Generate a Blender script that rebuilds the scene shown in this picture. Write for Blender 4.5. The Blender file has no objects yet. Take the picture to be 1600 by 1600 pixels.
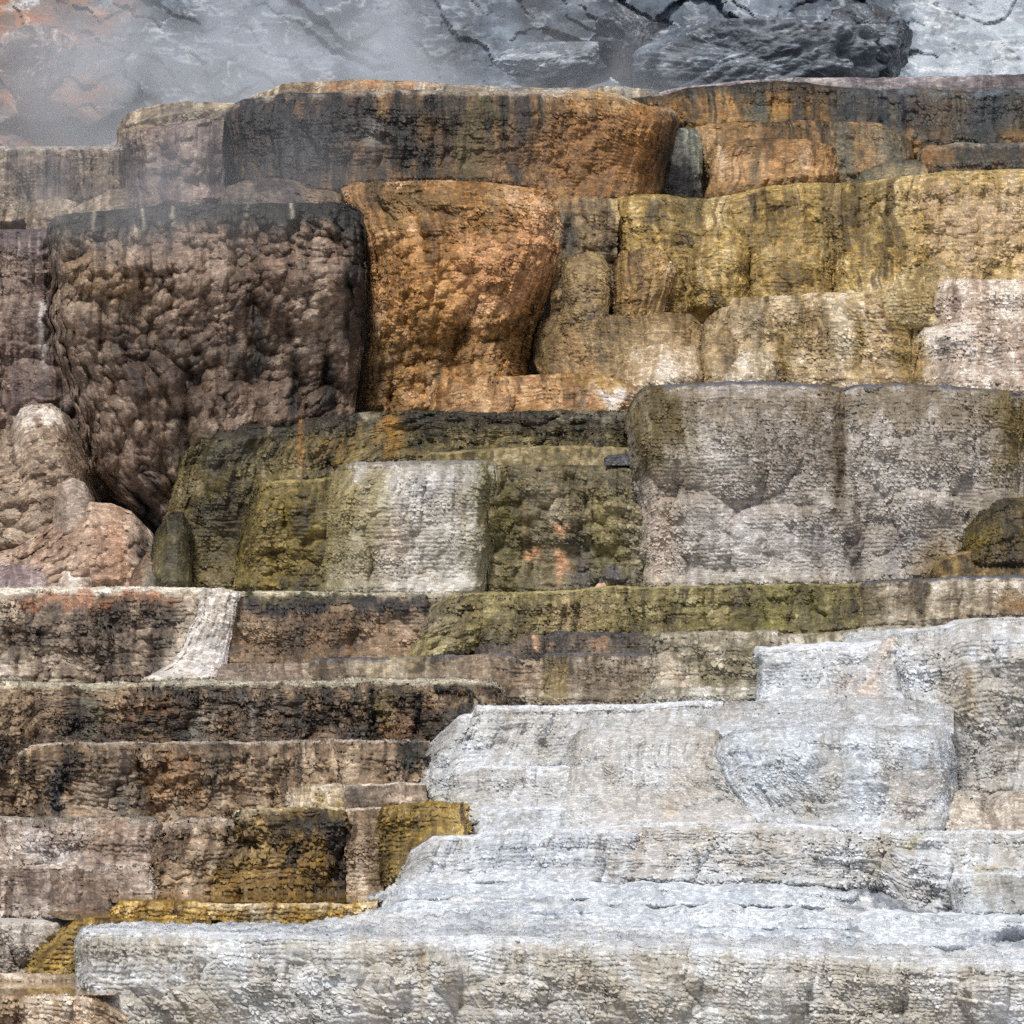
import bpy, math, random
import numpy as np
R = math.radians
sc = bpy.context.scene
COL = sc.collection

# ------------------------------------------------------------------ camera, sky, sun, exposure
DIST = 40.0          # metres from the lens to the plane Y = 0
PPM = 160.0          # photo pixels per metre on that plane
HOR = 1050.0         # photo row of the eye level
cam = bpy.data.cameras.new("camera")
cam_o = bpy.data.objects.new("camera", cam); COL.objects.link(cam_o)
cam_o.location = (0, -DIST, 0); cam_o.rotation_euler = (R(90), 0, 0)
cam.sensor_width = 36.0; cam.sensor_fit = 'HORIZONTAL'
cam.lens = 36.0 * DIST / 10.0
cam.shift_y = (HOR - 800.0) / 1600.0
cam.clip_start = 0.5; cam.clip_end = 2000.0
sc.camera = cam_o

SUN_EL, SUN_AZ = 64.0, -30.0       # light comes from the upper left, over the viewer's shoulder
world = bpy.data.worlds.new("World"); sc.world = world; world.use_nodes = True
wn = world.node_tree.nodes; wl = world.node_tree.links
sky = wn.new("ShaderNodeTexSky"); sky.sky_type = 'NISHITA'; sky.sun_disc = False
sky.sun_elevation = R(SUN_EL); sky.sun_rotation = R(180 + SUN_AZ)
sky.air_density = 1.0; sky.dust_density = 4.0; sky.ozone_density = 1.0
wl.new(sky.outputs[0], wn["Background"].inputs[0]); wn["Background"].inputs[1].default_value = 0.08
sl = bpy.data.lights.new("sun", 'SUN'); sl.energy = 3.1; sl.angle = R(12); sl.color = (1.0, 0.955, 0.88)
so = bpy.data.objects.new("sun", sl); COL.objects.link(so)
so.rotation_euler = (R(90 - SUN_EL), 0, R(SUN_AZ)); so.location = (-10, -20, 25)
sc.view_settings.view_transform = 'Standard'; sc.view_settings.look = 'None'
sc.view_settings.exposure = 0.24; sc.view_settings.gamma = 1.0
sc.render.engine = 'CYCLES'
sc.cycles.use_denoising = False
sc.cycles.max_bounces = 5; sc.cycles.diffuse_bounces = 3; sc.cycles.volume_bounces = 3
sc.cycles.volume_step_rate = 2.0; sc.cycles.volume_max_steps = 128

# ------------------------------------------------------------------ numpy noise helpers
def _h(ix, iy, s):
    n = (ix.astype(np.int64) * 374761393 + iy.astype(np.int64) * 668265263 + int(s) * 1274126177) & 0xFFFFFFFF
    n = ((n ^ (n >> 13)) * 1274126177) & 0xFFFFFFFF
    n = ((n ^ (n >> 16)) * 2246822519) & 0xFFFFFFFF
    return ((n ^ (n >> 15)) & 0xFFFFFF) / float(0xFFFFFF)
def vn(x, y, s=0):
    x, y = np.broadcast_arrays(np.asarray(x, float), np.asarray(y, float))
    ix = np.floor(x); iy = np.floor(y); fx = x - ix; fy = y - iy
    fx = fx * fx * fx * (fx * (fx * 6 - 15) + 10); fy = fy * fy * fy * (fy * (fy * 6 - 15) + 10)
    a = _h(ix, iy, s); b = _h(ix + 1, iy, s); c = _h(ix, iy + 1, s); d = _h(ix + 1, iy + 1, s)
    return (a + (b - a) * fx) * (1 - fy) + (c + (d - c) * fx) * fy
def fbm(x, y, s=0, o=4, g=0.5):
    t = 0.0; a = 1.0; n = 0.0
    for i in range(o):
        t = t + a * vn(x * 2 ** i + 17.3 * i, y * 2 ** i - 9.1 * i, s + 31 * i); n += a; a *= g
    return t / n
def vor(x, y, s=0):
    """2-D cells: distance to the nearest centre and to the second nearest."""
    x, y = np.broadcast_arrays(np.asarray(x, float), np.asarray(y, float))
    ix = np.floor(x); iy = np.floor(y)
    d1 = np.full(x.shape, 9.0); d2 = np.full(x.shape, 9.0); cid = np.zeros(x.shape)
    for j in (-1, 0, 1):
        for i in (-1, 0, 1):
            cx = ix + i; cy = iy + j
            d = (cx + _h(cx, cy, s) - x) ** 2 + (cy + _h(cx, cy, s + 7) - y) ** 2
            m = d < d1
            d2 = np.where(m, d1, np.minimum(d2, d)); cid = np.where(m, _h(cx, cy, s + 13), cid); d1 = np.where(m, d, d1)
    return np.sqrt(d1), np.sqrt(d2), cid
def facet(x, y, s=0):
    """Broken rock: every cell is a plane of its own tilt."""
    x, y = np.broadcast_arrays(np.asarray(x, float), np.asarray(y, float))
    ix = np.floor(x); iy = np.floor(y); bd = np.full(x.shape, 9.0); out = np.zeros(x.shape)
    for j in (-1, 0, 1):
        for i in (-1, 0, 1):
            cx = ix + i; cy = iy + j
            dx = cx + _h(cx, cy, s) - x; dy = cy + _h(cx, cy, s + 7) - y; d = dx * dx + dy * dy; m = d < bd
            v = dx * (_h(cx, cy, s + 3) - .5) * 1.6 + dy * (_h(cx, cy, s + 5) - .75) * 1.8 + _h(cx, cy, s + 9) * .7
            out = np.where(m, v, out); bd = np.where(m, d, bd)
    return out
def bulbs(x, y, s=0):
    """Union of half balls of uneven radius scattered one per cell."""
    x, y = np.broadcast_arrays(np.asarray(x, float), np.asarray(y, float))
    ix = np.floor(x); iy = np.floor(y); h = np.zeros(x.shape)
    for j in (-1, 0, 1):
        for i in (-1, 0, 1):
            cx = ix + i; cy = iy + j
            d = (cx + 0.1 + 0.8 * _h(cx, cy, s) - x) ** 2 + (cy + 0.1 + 0.8 * _h(cx, cy, s + 7) - y) ** 2
            r = 0.5 + 0.42 * _h(cx, cy, s + 13)
            h = np.maximum(h, np.sqrt(np.maximum(0, r * r - d)))
    return h
def sstep(a, b, x):
    t = np.clip((x - a) / (b - a), 0, 1); return t * t * (3 - 2 * t)
def hexc(h):
    h = h.lstrip('#'); c = np.array([int(h[i:i + 2], 16) / 255 for i in (0, 2, 4)])
    return c
def lin(c):
    return np.where(c <= 0.04045, c / 12.92, ((np.maximum(c, 0) + 0.055) / 1.055) ** 2.4)
def W(px, py, Y):
    k = (DIST + Y) / DIST / PPM
    return np.stack([(px - 800.0) * k, Y + 0 * px, (HOR - py) * k], -1)

# ------------------------------------------------------------------ materials
def new_mat(name):
    m = bpy.data.materials.new(name); m.use_nodes = True
    return m, m.node_tree.nodes, m.node_tree.links, m.node_tree.nodes["Principled BSDF"]
def math_n(nt, op, a, b=None, c=None, clamp=False):
    n = nt.nodes.new("ShaderNodeMath"); n.operation = op; n.use_clamp = clamp
    for i, v in enumerate((a, b, c)):
        if v is None: continue
        if isinstance(v, (int, float)): n.inputs[i].default_value = v
        else: nt.links.new(v, n.inputs[i])
    return n.outputs[0]
def vec_n(nt, op, a, b=None, s=None):
    n = nt.nodes.new("ShaderNodeVectorMath"); n.operation = op
    for i, v in enumerate((a, b)):
        if v is None: continue
        if isinstance(v, (tuple, list)): n.inputs[i].default_value = v
        else: nt.links.new(v, n.inputs[i])
    if s is not None:
        if isinstance(s, (int, float)): n.inputs["Scale"].default_value = s
        else: nt.links.new(s, n.inputs["Scale"])
    return n.outputs[0]
def attr_n(nt, name):
    n = nt.nodes.new("ShaderNodeAttribute"); n.attribute_name = name; return n

def travertine():
    m, N, L, b = new_mat("travertine"); nt = m.node_tree
    rest = attr_n(nt, "rest").outputs["Vector"]
    amp = nt.nodes.new("ShaderNodeSeparateXYZ"); L.new(attr_n(nt, "amp").outputs["Vector"], amp.inputs[0])
    col = attr_n(nt, "tint").outputs["Color"]
    def noise(scale, detail, off=(0, 0, 0), rough=0.5):
        n = N.new("ShaderNodeTexNoise"); n.inputs["Scale"].default_value = scale; n.inputs["Detail"].default_value = detail
        n.inputs["Roughness"].default_value = rough; L.new(vec_n(nt, 'ADD', rest, off), n.inputs["Vector"]); return n.outputs["Fac"]
    def white(x, y):
        n = N.new("ShaderNodeTexWhiteNoise"); n.noise_dimensions = '2D'; c = N.new("ShaderNodeCombineXYZ")
        L.new(x, c.inputs[0]); (L.new(y, c.inputs[1]) if y is not None else None); L.new(c.outputs[0], n.inputs["Vector"]); return n.outputs["Value"], n.outputs["Color"]
    # rows of small overlapping scales, each lip hanging over the one below
    ab = nt.nodes.new("ShaderNodeSeparateXYZ"); L.new(attr_n(nt, "ab").outputs["Vector"], ab.inputs[0])
    nb = math_n(nt, 'MULTIPLY_ADD', noise(2.6, 3.0), 6.0, math_n(nt, 'MULTIPLY', noise(14.0, 2.0, (3, 7, 1)), 1.7))
    bb = math_n(nt, 'ADD', ab.outputs[1], nb)
    r0 = math_n(nt, 'FLOOR', bb)
    off0 = white(r0, None)[0]
    na = math_n(nt, 'MULTIPLY', noise(11.0, 2.0, (9, 2, 4)), 2.2)
    a0 = math_n(nt, 'ADD', ab.outputs[0], math_n(nt, 'ADD', math_n(nt, 'MULTIPLY', off0, 17.0), na))
    f0 = math_n(nt, 'FRACT', a0)
    arc = math_n(nt, 'MULTIPLY', math_n(nt, 'POWER', math_n(nt, 'ABSOLUTE', math_n(nt, 'MULTIPLY_ADD', f0, 2.0, -1.0)), 2.0), 0.42)
    b1 = math_n(nt, 'ADD', bb, arc)                  # the lip of a scale sags in its middle
    r1 = math_n(nt, 'FLOOR', b1); fb = math_n(nt, 'FRACT', b1)
    ca = math_n(nt, 'FLOOR', a0)
    wv, wc = white(ca, r1)
    vc = N.new("ShaderNodeSeparateColor"); L.new(wc, vc.inputs[0])
    dm = math_n(nt, 'SUBTRACT', 1.0, math_n(nt, 'MULTIPLY', arc, 1.6))
    hs = math_n(nt, 'MULTIPLY', math_n(nt, 'MULTIPLY', math_n(nt, 'POWER', fb, 1.25), dm), math_n(nt, 'MULTIPLY_ADD', vc.outputs[1], 0.9, 0.45))
    gn = N.new("ShaderNodeTexNoise"); gn.inputs["Scale"].default_value = 26.0; gn.inputs["Detail"].default_value = 5.0
    gn.inputs["Roughness"].default_value = 0.65; L.new(rest, gn.inputs["Vector"])
    g = math_n(nt, 'SUBTRACT', gn.outputs["Fac"], 0.5)
    hgt = math_n(nt, 'ADD', math_n(nt, 'MULTIPLY', hs, amp.outputs[0]), math_n(nt, 'MULTIPLY', g, amp.outputs[1]))
    d = N.new("ShaderNodeDisplacement"); d.inputs["Midlevel"].default_value = 0.0; d.inputs["Scale"].default_value = 1.0
    L.new(hgt, d.inputs["Height"]); L.new(attr_n(nt, "nrm").outputs["Vector"], d.inputs["Normal"])
    L.new(d.outputs[0], N["Material Output"].inputs["Displacement"])
    m.displacement_method = 'BOTH'
    # colour: each scale of the crust takes its own tone, plus fine mineral speckle
    k1 = math_n(nt, 'MULTIPLY_ADD', math_n(nt, 'POWER', vc.outputs[0], 1.4), 0.95, 0.62)
    sp = N.new("ShaderNodeTexNoise"); sp.inputs["Scale"].default_value = 60.0; sp.inputs["Detail"].default_value = 3.0; L.new(rest, sp.inputs["Vector"])
    k2 = math_n(nt, 'MULTIPLY_ADD', sp.outputs["Fac"], 1.3, 0.35)
    k = math_n(nt, 'MULTIPLY', k1, k2)
    kk = math_n(nt, 'MULTIPLY_ADD', math_n(nt, 'SUBTRACT', k, 1.0), amp.outputs[2], 1.0)
    c2 = vec_n(nt, 'MINIMUM', vec_n(nt, 'SCALE', col, s=kk), (0.86, 0.86, 0.86))
    L.new(c2, b.inputs["Base Color"])
    rg = math_n(nt, 'MULTIPLY_ADD', gn.outputs["Fac"], 0.55, 0.26)
    L.new(rg, b.inputs["Roughness"]); b.inputs["Specular IOR Level"].default_value = 0.45
    return m
MT = travertine()

def water(name, colr, rough=0.03):
    m, N, L, b = new_mat(name); nt = m.node_tree
    b.inputs["Base Color"].default_value = (*colr, 1); b.inputs["Roughness"].default_value = rough
    b.inputs["IOR"].default_value = 1.33
    tc = N.new("ShaderNodeTexCoord")
    mp = vec_n(nt, 'MULTIPLY', tc.outputs["Object"], (1.0, 0.6, 1.0))
    nz = N.new("ShaderNodeTexNoise"); nz.inputs["Scale"].default_value = 7.0; nz.inputs["Detail"].default_value = 3.0; L.new(mp, nz.inputs["Vector"])
    bp = N.new("ShaderNodeBump"); bp.inputs["Strength"].default_value = 0.05; bp.inputs["Distance"].default_value = 0.02
    L.new(nz.outputs["Fac"], bp.inputs["Height"]); L.new(bp.outputs[0], b.inputs["Normal"])
    # shallow floor showing through in ochre patches
    n2 = N.new("ShaderNodeTexNoise"); n2.inputs["Scale"].default_value = 2.2; n2.inputs["Detail"].default_value = 4.0; L.new(tc.outputs["Object"], n2.inputs["Vector"])
    mx = N.new("ShaderNodeMix"); mx.data_type = 'RGBA'
    L.new(n2.outputs["Fac"], mx.inputs[0]); mx.inputs[6].default_value = (colr[0] * .45, colr[1] * .45, colr[2] * .45, 1)
    mx.inputs[7].default_value = (min(1, colr[0] * 1.7), min(1, colr[1] * 1.6), min(1, colr[2] * 1.5), 1)
    L.new(mx.outputs[2], b.inputs["Base Color"])
    return m

# ------------------------------------------------------------------ mesh helpers
def grid_obj(name, P, mat, parent=None, org=(0, 0, 0), attrs=None):
    """P: (rows, cols, 3) world points -> one mesh object, origin at org."""
    nr, nc = P.shape[:2]
    v = (P.reshape(-1, 3) - np.array(org)).astype(np.float32)
    i = np.arange(nr * nc).reshape(nr, nc)
    q = np.stack([i[:-1, :-1], i[1:, :-1], i[1:, 1:], i[:-1, 1:]], -1).reshape(-1, 4).astype(np.int32)
    me = bpy.data.meshes.new(name)
    me.vertices.add(len(v)); me.vertices.foreach_set("co", v.ravel())
    me.loops.add(q.size); me.loops.foreach_set("vertex_index", q.ravel())
    me.polygons.add(len(q)); me.polygons.foreach_set("loop_start", np.arange(0, q.size, 4, dtype=np.int32))
    me.polygons.foreach_set("use_smooth", np.ones(len(q), dtype=bool))
    me.update(calc_edges=True)
    for nm, (typ, arr) in (attrs or {}).items():
        a = me.attributes.new(nm, typ, 'POINT')
        a.data.foreach_set('color' if typ == 'FLOAT_COLOR' else 'vector', np.ascontiguousarray(arr.reshape(-1, arr.shape[-1]), dtype=np.float32).ravel())
    me.materials.append(mat)
    o = bpy.data.objects.new(name, me); COL.objects.link(o)
    if parent is not None: o.parent = parent
    else: o.location = org
    return o
def tag(o, label=None, cat=None, group=None, kind=None):
    if label: o["label"] = label
    if cat: o["category"] = cat
    if group: o["group"] = group
    if kind: o["kind"] = kind
    return o
def empty(name, loc):
    e = bpy.data.objects.new(name, None); e.empty_display_size = 0.2; e.location = loc; COL.objects.link(e); return e
def normals(P):
    du = np.gradient(P, axis=1); dv = np.gradient(P, axis=0)
    n = np.cross(dv, du); n /= np.maximum(np.linalg.norm(n, axis=-1, keepdims=True), 1e-9)
    return n
def pal_map(pal, f):
    c = np.array([hexc(h) for h in pal]); n = len(pal) - 1
    f = np.clip(f, 0, 0.9999) * n; i = f.astype(int); t = (f - i)[..., None]
    return c[i] * (1 - t) + c[np.minimum(i + 1, n)] * t
def norm01(f, k=3.0):
    return np.clip(0.5 + (f - f.mean()) / (k * max(f.std(), 1e-6)), 0, 1)

SAT, VAL = 0.94, 0.97
PITCH = 1.55          # surface sampling in photo pixels
SEED = [11]
NV = [0]

def rock_steps(name, label, cat, top, bot, Y, pal, left=None, right=None, rl=(0, 0), rr=(0, 0), lip=9, rim=None,
         stains=(), lumps=(), k=(), s=2.2, g=1.5, fl=(0, 40), lobe=(0, 160), bat=0, bul=0, back=1.0, rise=0.0,
         ledge=None, lrough=3.0, st=0.5, size=0.5, group=None, parts=True, rimpx=16, var=1.0, wav=2.0, drape=0, yl=None, lpal=None, ext=22, sub=6000, runs=0.6, melt=True, tone=0.85, cool=False, rib=None, tread=6.0, pitch=None):
    """One body of travertine: a shelf, a rounded lip and a face below it.
    top: lip line in photo pixels; bot: row where the face ends; Y: depth of the lip in metres;
    left/right: [(row, x)] outline; rl/rr: (px, m) rounding of the ends; stains: (colour, x0, y0, x1, y1, strength[, soft])."""
    SEED[0] += 37; sd = SEED[0]
    PT = pitch or PITCH
    tx = np.array([p[0] for p in top], float); ty = np.array([p[1] for p in top], float)
    if isinstance(bot, (int, float)): bx = np.array([tx[0], tx[-1]]); by = np.array([bot, bot], float)
    else: bx = np.array([p[0] for p in bot], float); by = np.array([p[1] for p in bot], float)
    by = by + ext                                     # run on below the shelf in front
    size = 0.55 + size * 0.42
    if parts: lip = lip * 1.7
    if cool: s = s * 0.72; k = [(q[0], q[1] * .6, q[2]) for q in k]; stains = [(*q[:5], q[5] * .7, *q[6:]) for q in stains]
    Y = Y * 1.25 if Y > 0 else Y
    if cat == 'mound': Y = Y - 0.16
    lx = left or [(0, tx[0])]; rx = right or [(0, tx[-1])]
    LY, LX = np.array([p[0] for p in lx], float), np.array([p[1] for p in lx], float)
    RY, RX = np.array([p[0] for p in rx], float), np.array([p[1] for p in rx], float)
    x0, x1 = tx[0], tx[-1]
    H = float(np.max(np.interp(tx, bx, by) - ty)); H = max(H, 8.0); ldep = 1.0
    if cat == "mound":                               # mounds are domed all over
        wd = tx[-1] - tx[0]; lip = max(lip, 0.6 * H); ldep = min(1.0, 34.0 / lip + 0.25)
        rl = (max(rl[0], .44 * wd), rl[1]) if rl[0] else rl; rr = (max(rr[0], .44 * wd), rr[1]) if rr[0] else rr
    # plan curve, resampled by arc length
    a = np.linspace(0, 1, 4000); ax = x0 + (x1 - x0) * a
    D = np.zeros_like(a)
    if rl[0]: q = np.clip((rl[0] - (ax - x0)) / rl[0], 0, 1); D += rl[1] * (1 - np.sqrt(np.maximum(0, 1 - q ** 2)))
    if rr[0]: q = np.clip((rr[0] - (x1 - ax)) / rr[0], 0, 1); D += rr[1] * (1 - np.sqrt(np.maximum(0, 1 - q ** 2)))
    arc = np.concatenate([[0], np.cumsum(np.hypot(np.diff(ax), np.diff(D) * PPM))])
    nu = max(6, int(arc[-1] / PT)); U = np.linspace(0, arc[-1], nu)
    au = np.interp(U, arc, a); Du = np.interp(U, arc, D)
    # profile, resampled by arc length
    t = np.linspace(0, 1, 3000) ** 1.6; hh = t * H
    q = np.clip((lip - hh) / lip, 0, 1)
    off = ldep * lip * (1 - np.sqrt(np.maximum(0, 1 - q ** 2))) - bat * PPM * t ** 1.3 - bul * np.sin(np.pi * np.clip(t, 0, 1) ** 0.8)
    pa = np.concatenate([[0], np.cumsum(np.hypot(np.diff(hh), np.diff(off)))])
    nv = max(5, int(pa[-1] / PT)); V = np.linspace(0, pa[-1], nv)
    tv = np.interp(V, pa, t); ov = np.interp(V, pa, off)
    UU, VV = np.meshgrid(U, V)
    xa = x0 + (x1 - x0) * au
    tops = np.interp(xa, tx, ty) + wav * (fbm(U / 28.0, 0 * U, sd + 3, 3) - 0.5) * 2
    bots = np.interp(xa, bx, by)
    py = tops[None, :] + tv[:, None] * np.maximum(bots - tops, 6.0)[None, :]
    XL = np.interp(py, LY, LX); XR = np.interp(py, RY, RX)
    XL = XL + 9 * (fbm(py / 26, 0 * py + sd, sd + 71, 3) - 0.5) * sstep(4, 24, py - tops[None, :])
    XR = XR + 9 * (fbm(py / 26, 0 * py + sd, sd + 72, 3) - 0.5) * sstep(4, 24, py - tops[None, :])
    px = XL + (XR - XL) * au[None, :]
    # noise plane in pixels along the surface
    A, B = UU + sd * 3.7, VV + sd * 1.9
    hgt = np.zeros_like(px)
    if lobe[0]:
        wx = A / lobe[1] + 0.5 * (fbm(A / 90, B / 90, sd + 1, 2) - 0.5)
        hgt += lobe[0] * (np.abs(np.sin(np.pi * (wx + 0.35 * vn(A / lobe[1] / 2, 0 * A, sd)))) ** 0.6 - 0.6)
        hgt += lobe[0] * 1.1 * (fbm(A / lobe[1], B / (lobe[1] * 1.3), sd + 2, 3) - 0.5)
    if fl[0]:
        fx = A / fl[1] + 0.9 * (fbm(A / 55, B / 120, sd + 5, 2) - 0.5)
        r1 = 1 - np.abs(2 * vn(fx, B / 420, sd + 6) - 1); r2 = 1 - np.abs(2 * vn(fx * 2.3, B / 260, sd + 7) - 1)
        hgt += fl[0] * (r1 ** 1.5 + 0.5 * r2 ** 1.5 - 0.8)
    for (cs, ca, asp) in k:                          # knobs: crowded rounded swellings of uneven size
        wx = A + 0.4 * cs * (fbm(A / cs / 1.3, B / cs / 1.3, sd + 8, 2) - 0.5); wy = B + 0.4 * cs * (fbm(A / cs / 1.3 + 9, B / cs / 1.3, sd + 9, 2) - 0.5)
        sel = 0.45 + 0.9 * sstep(0.3, 0.7, fbm(A / cs / 4, B / cs / 4, sd + 11, 2))
        hgt += ca * 2.0 * (bulbs(wx / cs, wy / cs * asp, sd + 20) - 0.5) * sel
    if s >= 1.9:
        lv = B / (4.2 * size + 3.2) + 1.6 * fbm(A / 70, B / 90, sd + 61, 3) + 0.5 * fbm(A / 13, B / 40, sd + 63, 2)
        hgt += (0.85 * s) * ((lv - np.floor(lv)) - 0.5) * sstep(0.25, 0.6, fbm(A / 60, B / 26, sd + 62, 3))
    if s >= 1.4 and parts:                           # broader treads, one every few dozen pixels, coming and going
        lv = B / 37.0 + 1.5 * fbm(A / 150, B / 120, sd + 67, 4) + 0.35 * fbm(A / 18, B / 30, sd + 69, 2); fr = lv - np.floor(lv)
        hgt += tread * sstep(0, 0.13, fr) * (1 - fr) * sstep(0.38, 0.62, fbm(A / 90, B / 45, sd + 70, 3))
    rb = (2.2 if s < 2.4 else 1.0) if rib is None else rib
    if rb:                                           # drip ribs hanging from the lip
        rx1 = (A + 14 * (fbm(A / 40, B / 70, sd + 85, 3) - .5)) / 7.5
        r1 = 1 - np.abs(2 * vn(rx1, B / 90, sd + 86) - 1); r2 = 1 - np.abs(2 * vn(rx1 * .42, B / 150, sd + 87) - 1)
        fd = (0.35 + 0.65 * (1 - sstep(0.1, 0.75, tv[:, None] * (0.7 + 0.9 * vn(A / 30, 0 * A, sd + 88))))) * sstep(2, 12, VV)
        hgt += rb * (1.5 * r1 ** 1.4 + 2.6 * r2 ** 1.6 - 1.6) * fd
    lh = np.zeros_like(px)
    rng = np.random.RandomState(sd); auto = []
    if sub:
        for _ in range(int(min(26, (x1 - x0) * H / sub))):
            rx_ = rng.uniform(18, 70); cy_ = rng.uniform(0.12, 0.95)
            cx_ = rng.uniform(x0 + rx_ * .3, x1 - rx_ * .3)
            auto.append((cx_, np.interp(cx_, tx, ty) + cy_ * H, rx_, rng.uniform(16, 36), rng.uniform(40, 110), rng.uniform(7, 17), 0.42))
    n1 = fbm(A / 40, B / 40, sd + 41, 3) - 0.5; n2 = fbm(A / 40 + 5, B / 40, sd + 42, 3) - 0.5
    for lu in auto + [(*q[:3], max(q[3], min(26, q[2] * .6)), q[4], q[5] * (1.7 if q[5] > 0 else 1.3), 0.5) for q in lumps]:
        cx, cy, rx_, ru, rd, am, pw = lu
        wxx = px + 0.5 * min(rx_, 60) * n1; wyy = py + 0.7 * min(ru * 2, 30) * n2
        dy = wyy - cy; ry = np.where(dy < 0, ru, rd)
        d = np.abs((wxx - cx) / rx_) ** 2.6 + np.abs(dy / ry) ** np.where(dy < 0, 2.0, 1.4)
        lh = np.maximum(lh, am * np.maximum(0, 1 - d) ** pw) if am > 0 else np.minimum(lh, am * np.maximum(0, 1 - d))
    hgt += lh
    hgt += 5 * (fbm(A / 34, B / 34, sd + 12, 4) - 0.5)
    hgt *= sstep(0, 14, VV) * 0.85 + 0.15
    tk = min(28.0, 0.36 * H); tuck = sstep(-tk, -0.2 * tk, py - bots[None, :]) if ext else 0 * py
    hgt = hgt * (1 - 0.9 * tuck)
    yy = np.zeros_like(xa) if yl is None else np.interp(xa, [p[0] for p in yl], [p[1] for p in yl])
    Yb = Y + yy[None, :] + Du[None, :] + (ov[:, None] + 0 * hgt) / PPM + 0.26 * min(1.0, H / 70.0) ** 2 * tuck
    # colours
    sw = A + 26 * (fbm(A / 50, B / 60, sd + 18, 3) - 0.5)
    fade = 1.25 - 0.6 * tv[:, None]
    f1 = norm01(fbm(sw / 13, B / 120, sd + 17, 4, 0.6)); f2 = norm01(fbm(sw / 48, B / 170, sd + 21, 3, 0.6))
    f3 = norm01(fbm(A / 62, B / 46, sd + 19, 6, 0.66)); f4 = norm01(fbm(A / 11, B / 8, sd + 22, 3, 0.6))
    f = 0.85 * st * (f1 - .5) * fade + 0.5 * st * (f2 - .5) + (0.85 - 0.5 * st) * (f3 - .5) + 0.28 * (f4 - .5)
    f = norm01(f, 3.9 / max(var, 0.01))
    C = pal_map(pal, f)
    # thin wet runs drawn down from the lip
    if runs:
        q = fbm(sw / 8.5, 0 * A + tv[:, None] * 1.2, sd + 80, 3, 0.55); ln = 0.15 + 0.9 * vn(sw / 24, 0 * A, sd + 81)
        pm = 0.35 + 1.1 * sstep(0.35, 0.65, fbm(A / 95, 0 * A, sd + 84, 2)); wr = pm * sstep(0.58, 0.68, q) * (1 - sstep(ln * 0.6, ln * 1.3, tv[:, None])) * runs * (0.5 + fbm(A / 9, B / 30, sd + 83, 3))
        C = C * (1 - np.clip(wr, 0, .9)[..., None]) + hexc(pal[0]) * np.clip(wr, 0, .9)[..., None]
        q = fbm(sw / 7.5 + 40, 0 * A + tv[:, None], sd + 82, 3, 0.55)
        wr = sstep(0.62, 0.70, q) * (1 - sstep(ln * 0.5, ln * 1.1, tv[:, None])) * runs * 0.7
        C = C * (1 - np.clip(wr, 0, .9)[..., None]) + hexc(pal[-1]) * np.clip(wr, 0, .9)[..., None]
    nx_ = fbm(A / 40, B / 60, sd + 50, 5, .62) - 0.5; ny_ = fbm(A / 26 + 7, B / 60 + 3, sd + 51, 5, .62) - 0.5
    strk = 0.25 + 1.5 * fbm(A / 16, B / 130, sd + 52, 4, 0.6)
    def put(C, col, wgt):
        return C * (1 - wgt[..., None]) + hexc(col) * (0.86 + 0.28 * fbm(A / 9, B / 9, sd + 53, 3))[..., None] * wgt[..., None]
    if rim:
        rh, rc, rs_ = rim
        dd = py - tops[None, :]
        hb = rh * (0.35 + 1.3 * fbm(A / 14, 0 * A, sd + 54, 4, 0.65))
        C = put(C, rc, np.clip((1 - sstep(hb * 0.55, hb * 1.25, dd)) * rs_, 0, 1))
    for q in stains:
        c_, a0, b0, a1, b1, sg = q[:6]; so_ = q[6] if len(q) > 6 else 18
        kx_ = float(np.clip(min(a1 - a0, 1.5 * (b1 - b0)) / 80, 0.12, 1)); wx = px + 120 * kx_ * nx_; wy = py + 150 * kx_ * ny_
        sx_ = min(so_ * 1.4, max(4, (a1 - a0) * .45)); st2 = min(so_, (b1 - b0) * .4); sb_ = max(so_, 0.4 * (b1 - b0)) if b1 - b0 > 40 else st2
        wgt = sstep(a0 - sx_, a0 + sx_, wx) * (1 - sstep(a1 - sx_, a1 + sx_, wx)) * sstep(b0 - st2, b0 + st2, wy) * (1 - sstep(b1 - sb_, b1 + sb_ * .6, wy))
        C = put(C, c_, np.clip(wgt * sg * (strk if sg < 0.95 else np.maximum(strk, 0.8)), 0, 1))
    if cool: C = C * np.array([0.935, 0.955, 0.985])
    Yg, C = yield (px, py, Yb, C, sstep(6, 26, VV))
    Yg = (Yg if melt else Yb) - hgt / PPM
    P = W(px, py, Yg)
    # shelf behind the lip
    nl = max(4, int(back * PPM / (PT * (3.2 if ledge is None else 1.6))))
    w = (np.linspace(1, 0, nl + 1)[:-1]) ** 1.5
    lipP = P[0]
    LP = np.repeat(lipP[None], nl, 0).copy()
    LP[..., 1] += (w * back)[:, None]
    LA = np.repeat((U + sd * 3.7)[None], nl, 0); LB = np.repeat((-(w * back) * PPM)[:, None], nu, 1) + sd * 1.9
    rough = (fbm(LA / 30, LB / 60, sd + 14, 4) - 0.5) * 2 * lrough
    if lrough > 6:
        rough = 0.4 * rough + 5.5 * (fbm(LA / 17, LB / 70, sd + 68, 5, .62) - .5) * 2
    if isinstance(rise, (int, float)): rs = np.full_like(U, rise)
    else: rs = np.interp(xa, [p[0] for p in rise], [p[1] for p in rise])
    RAMP = w[:, None] * rs[None, :]
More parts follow.
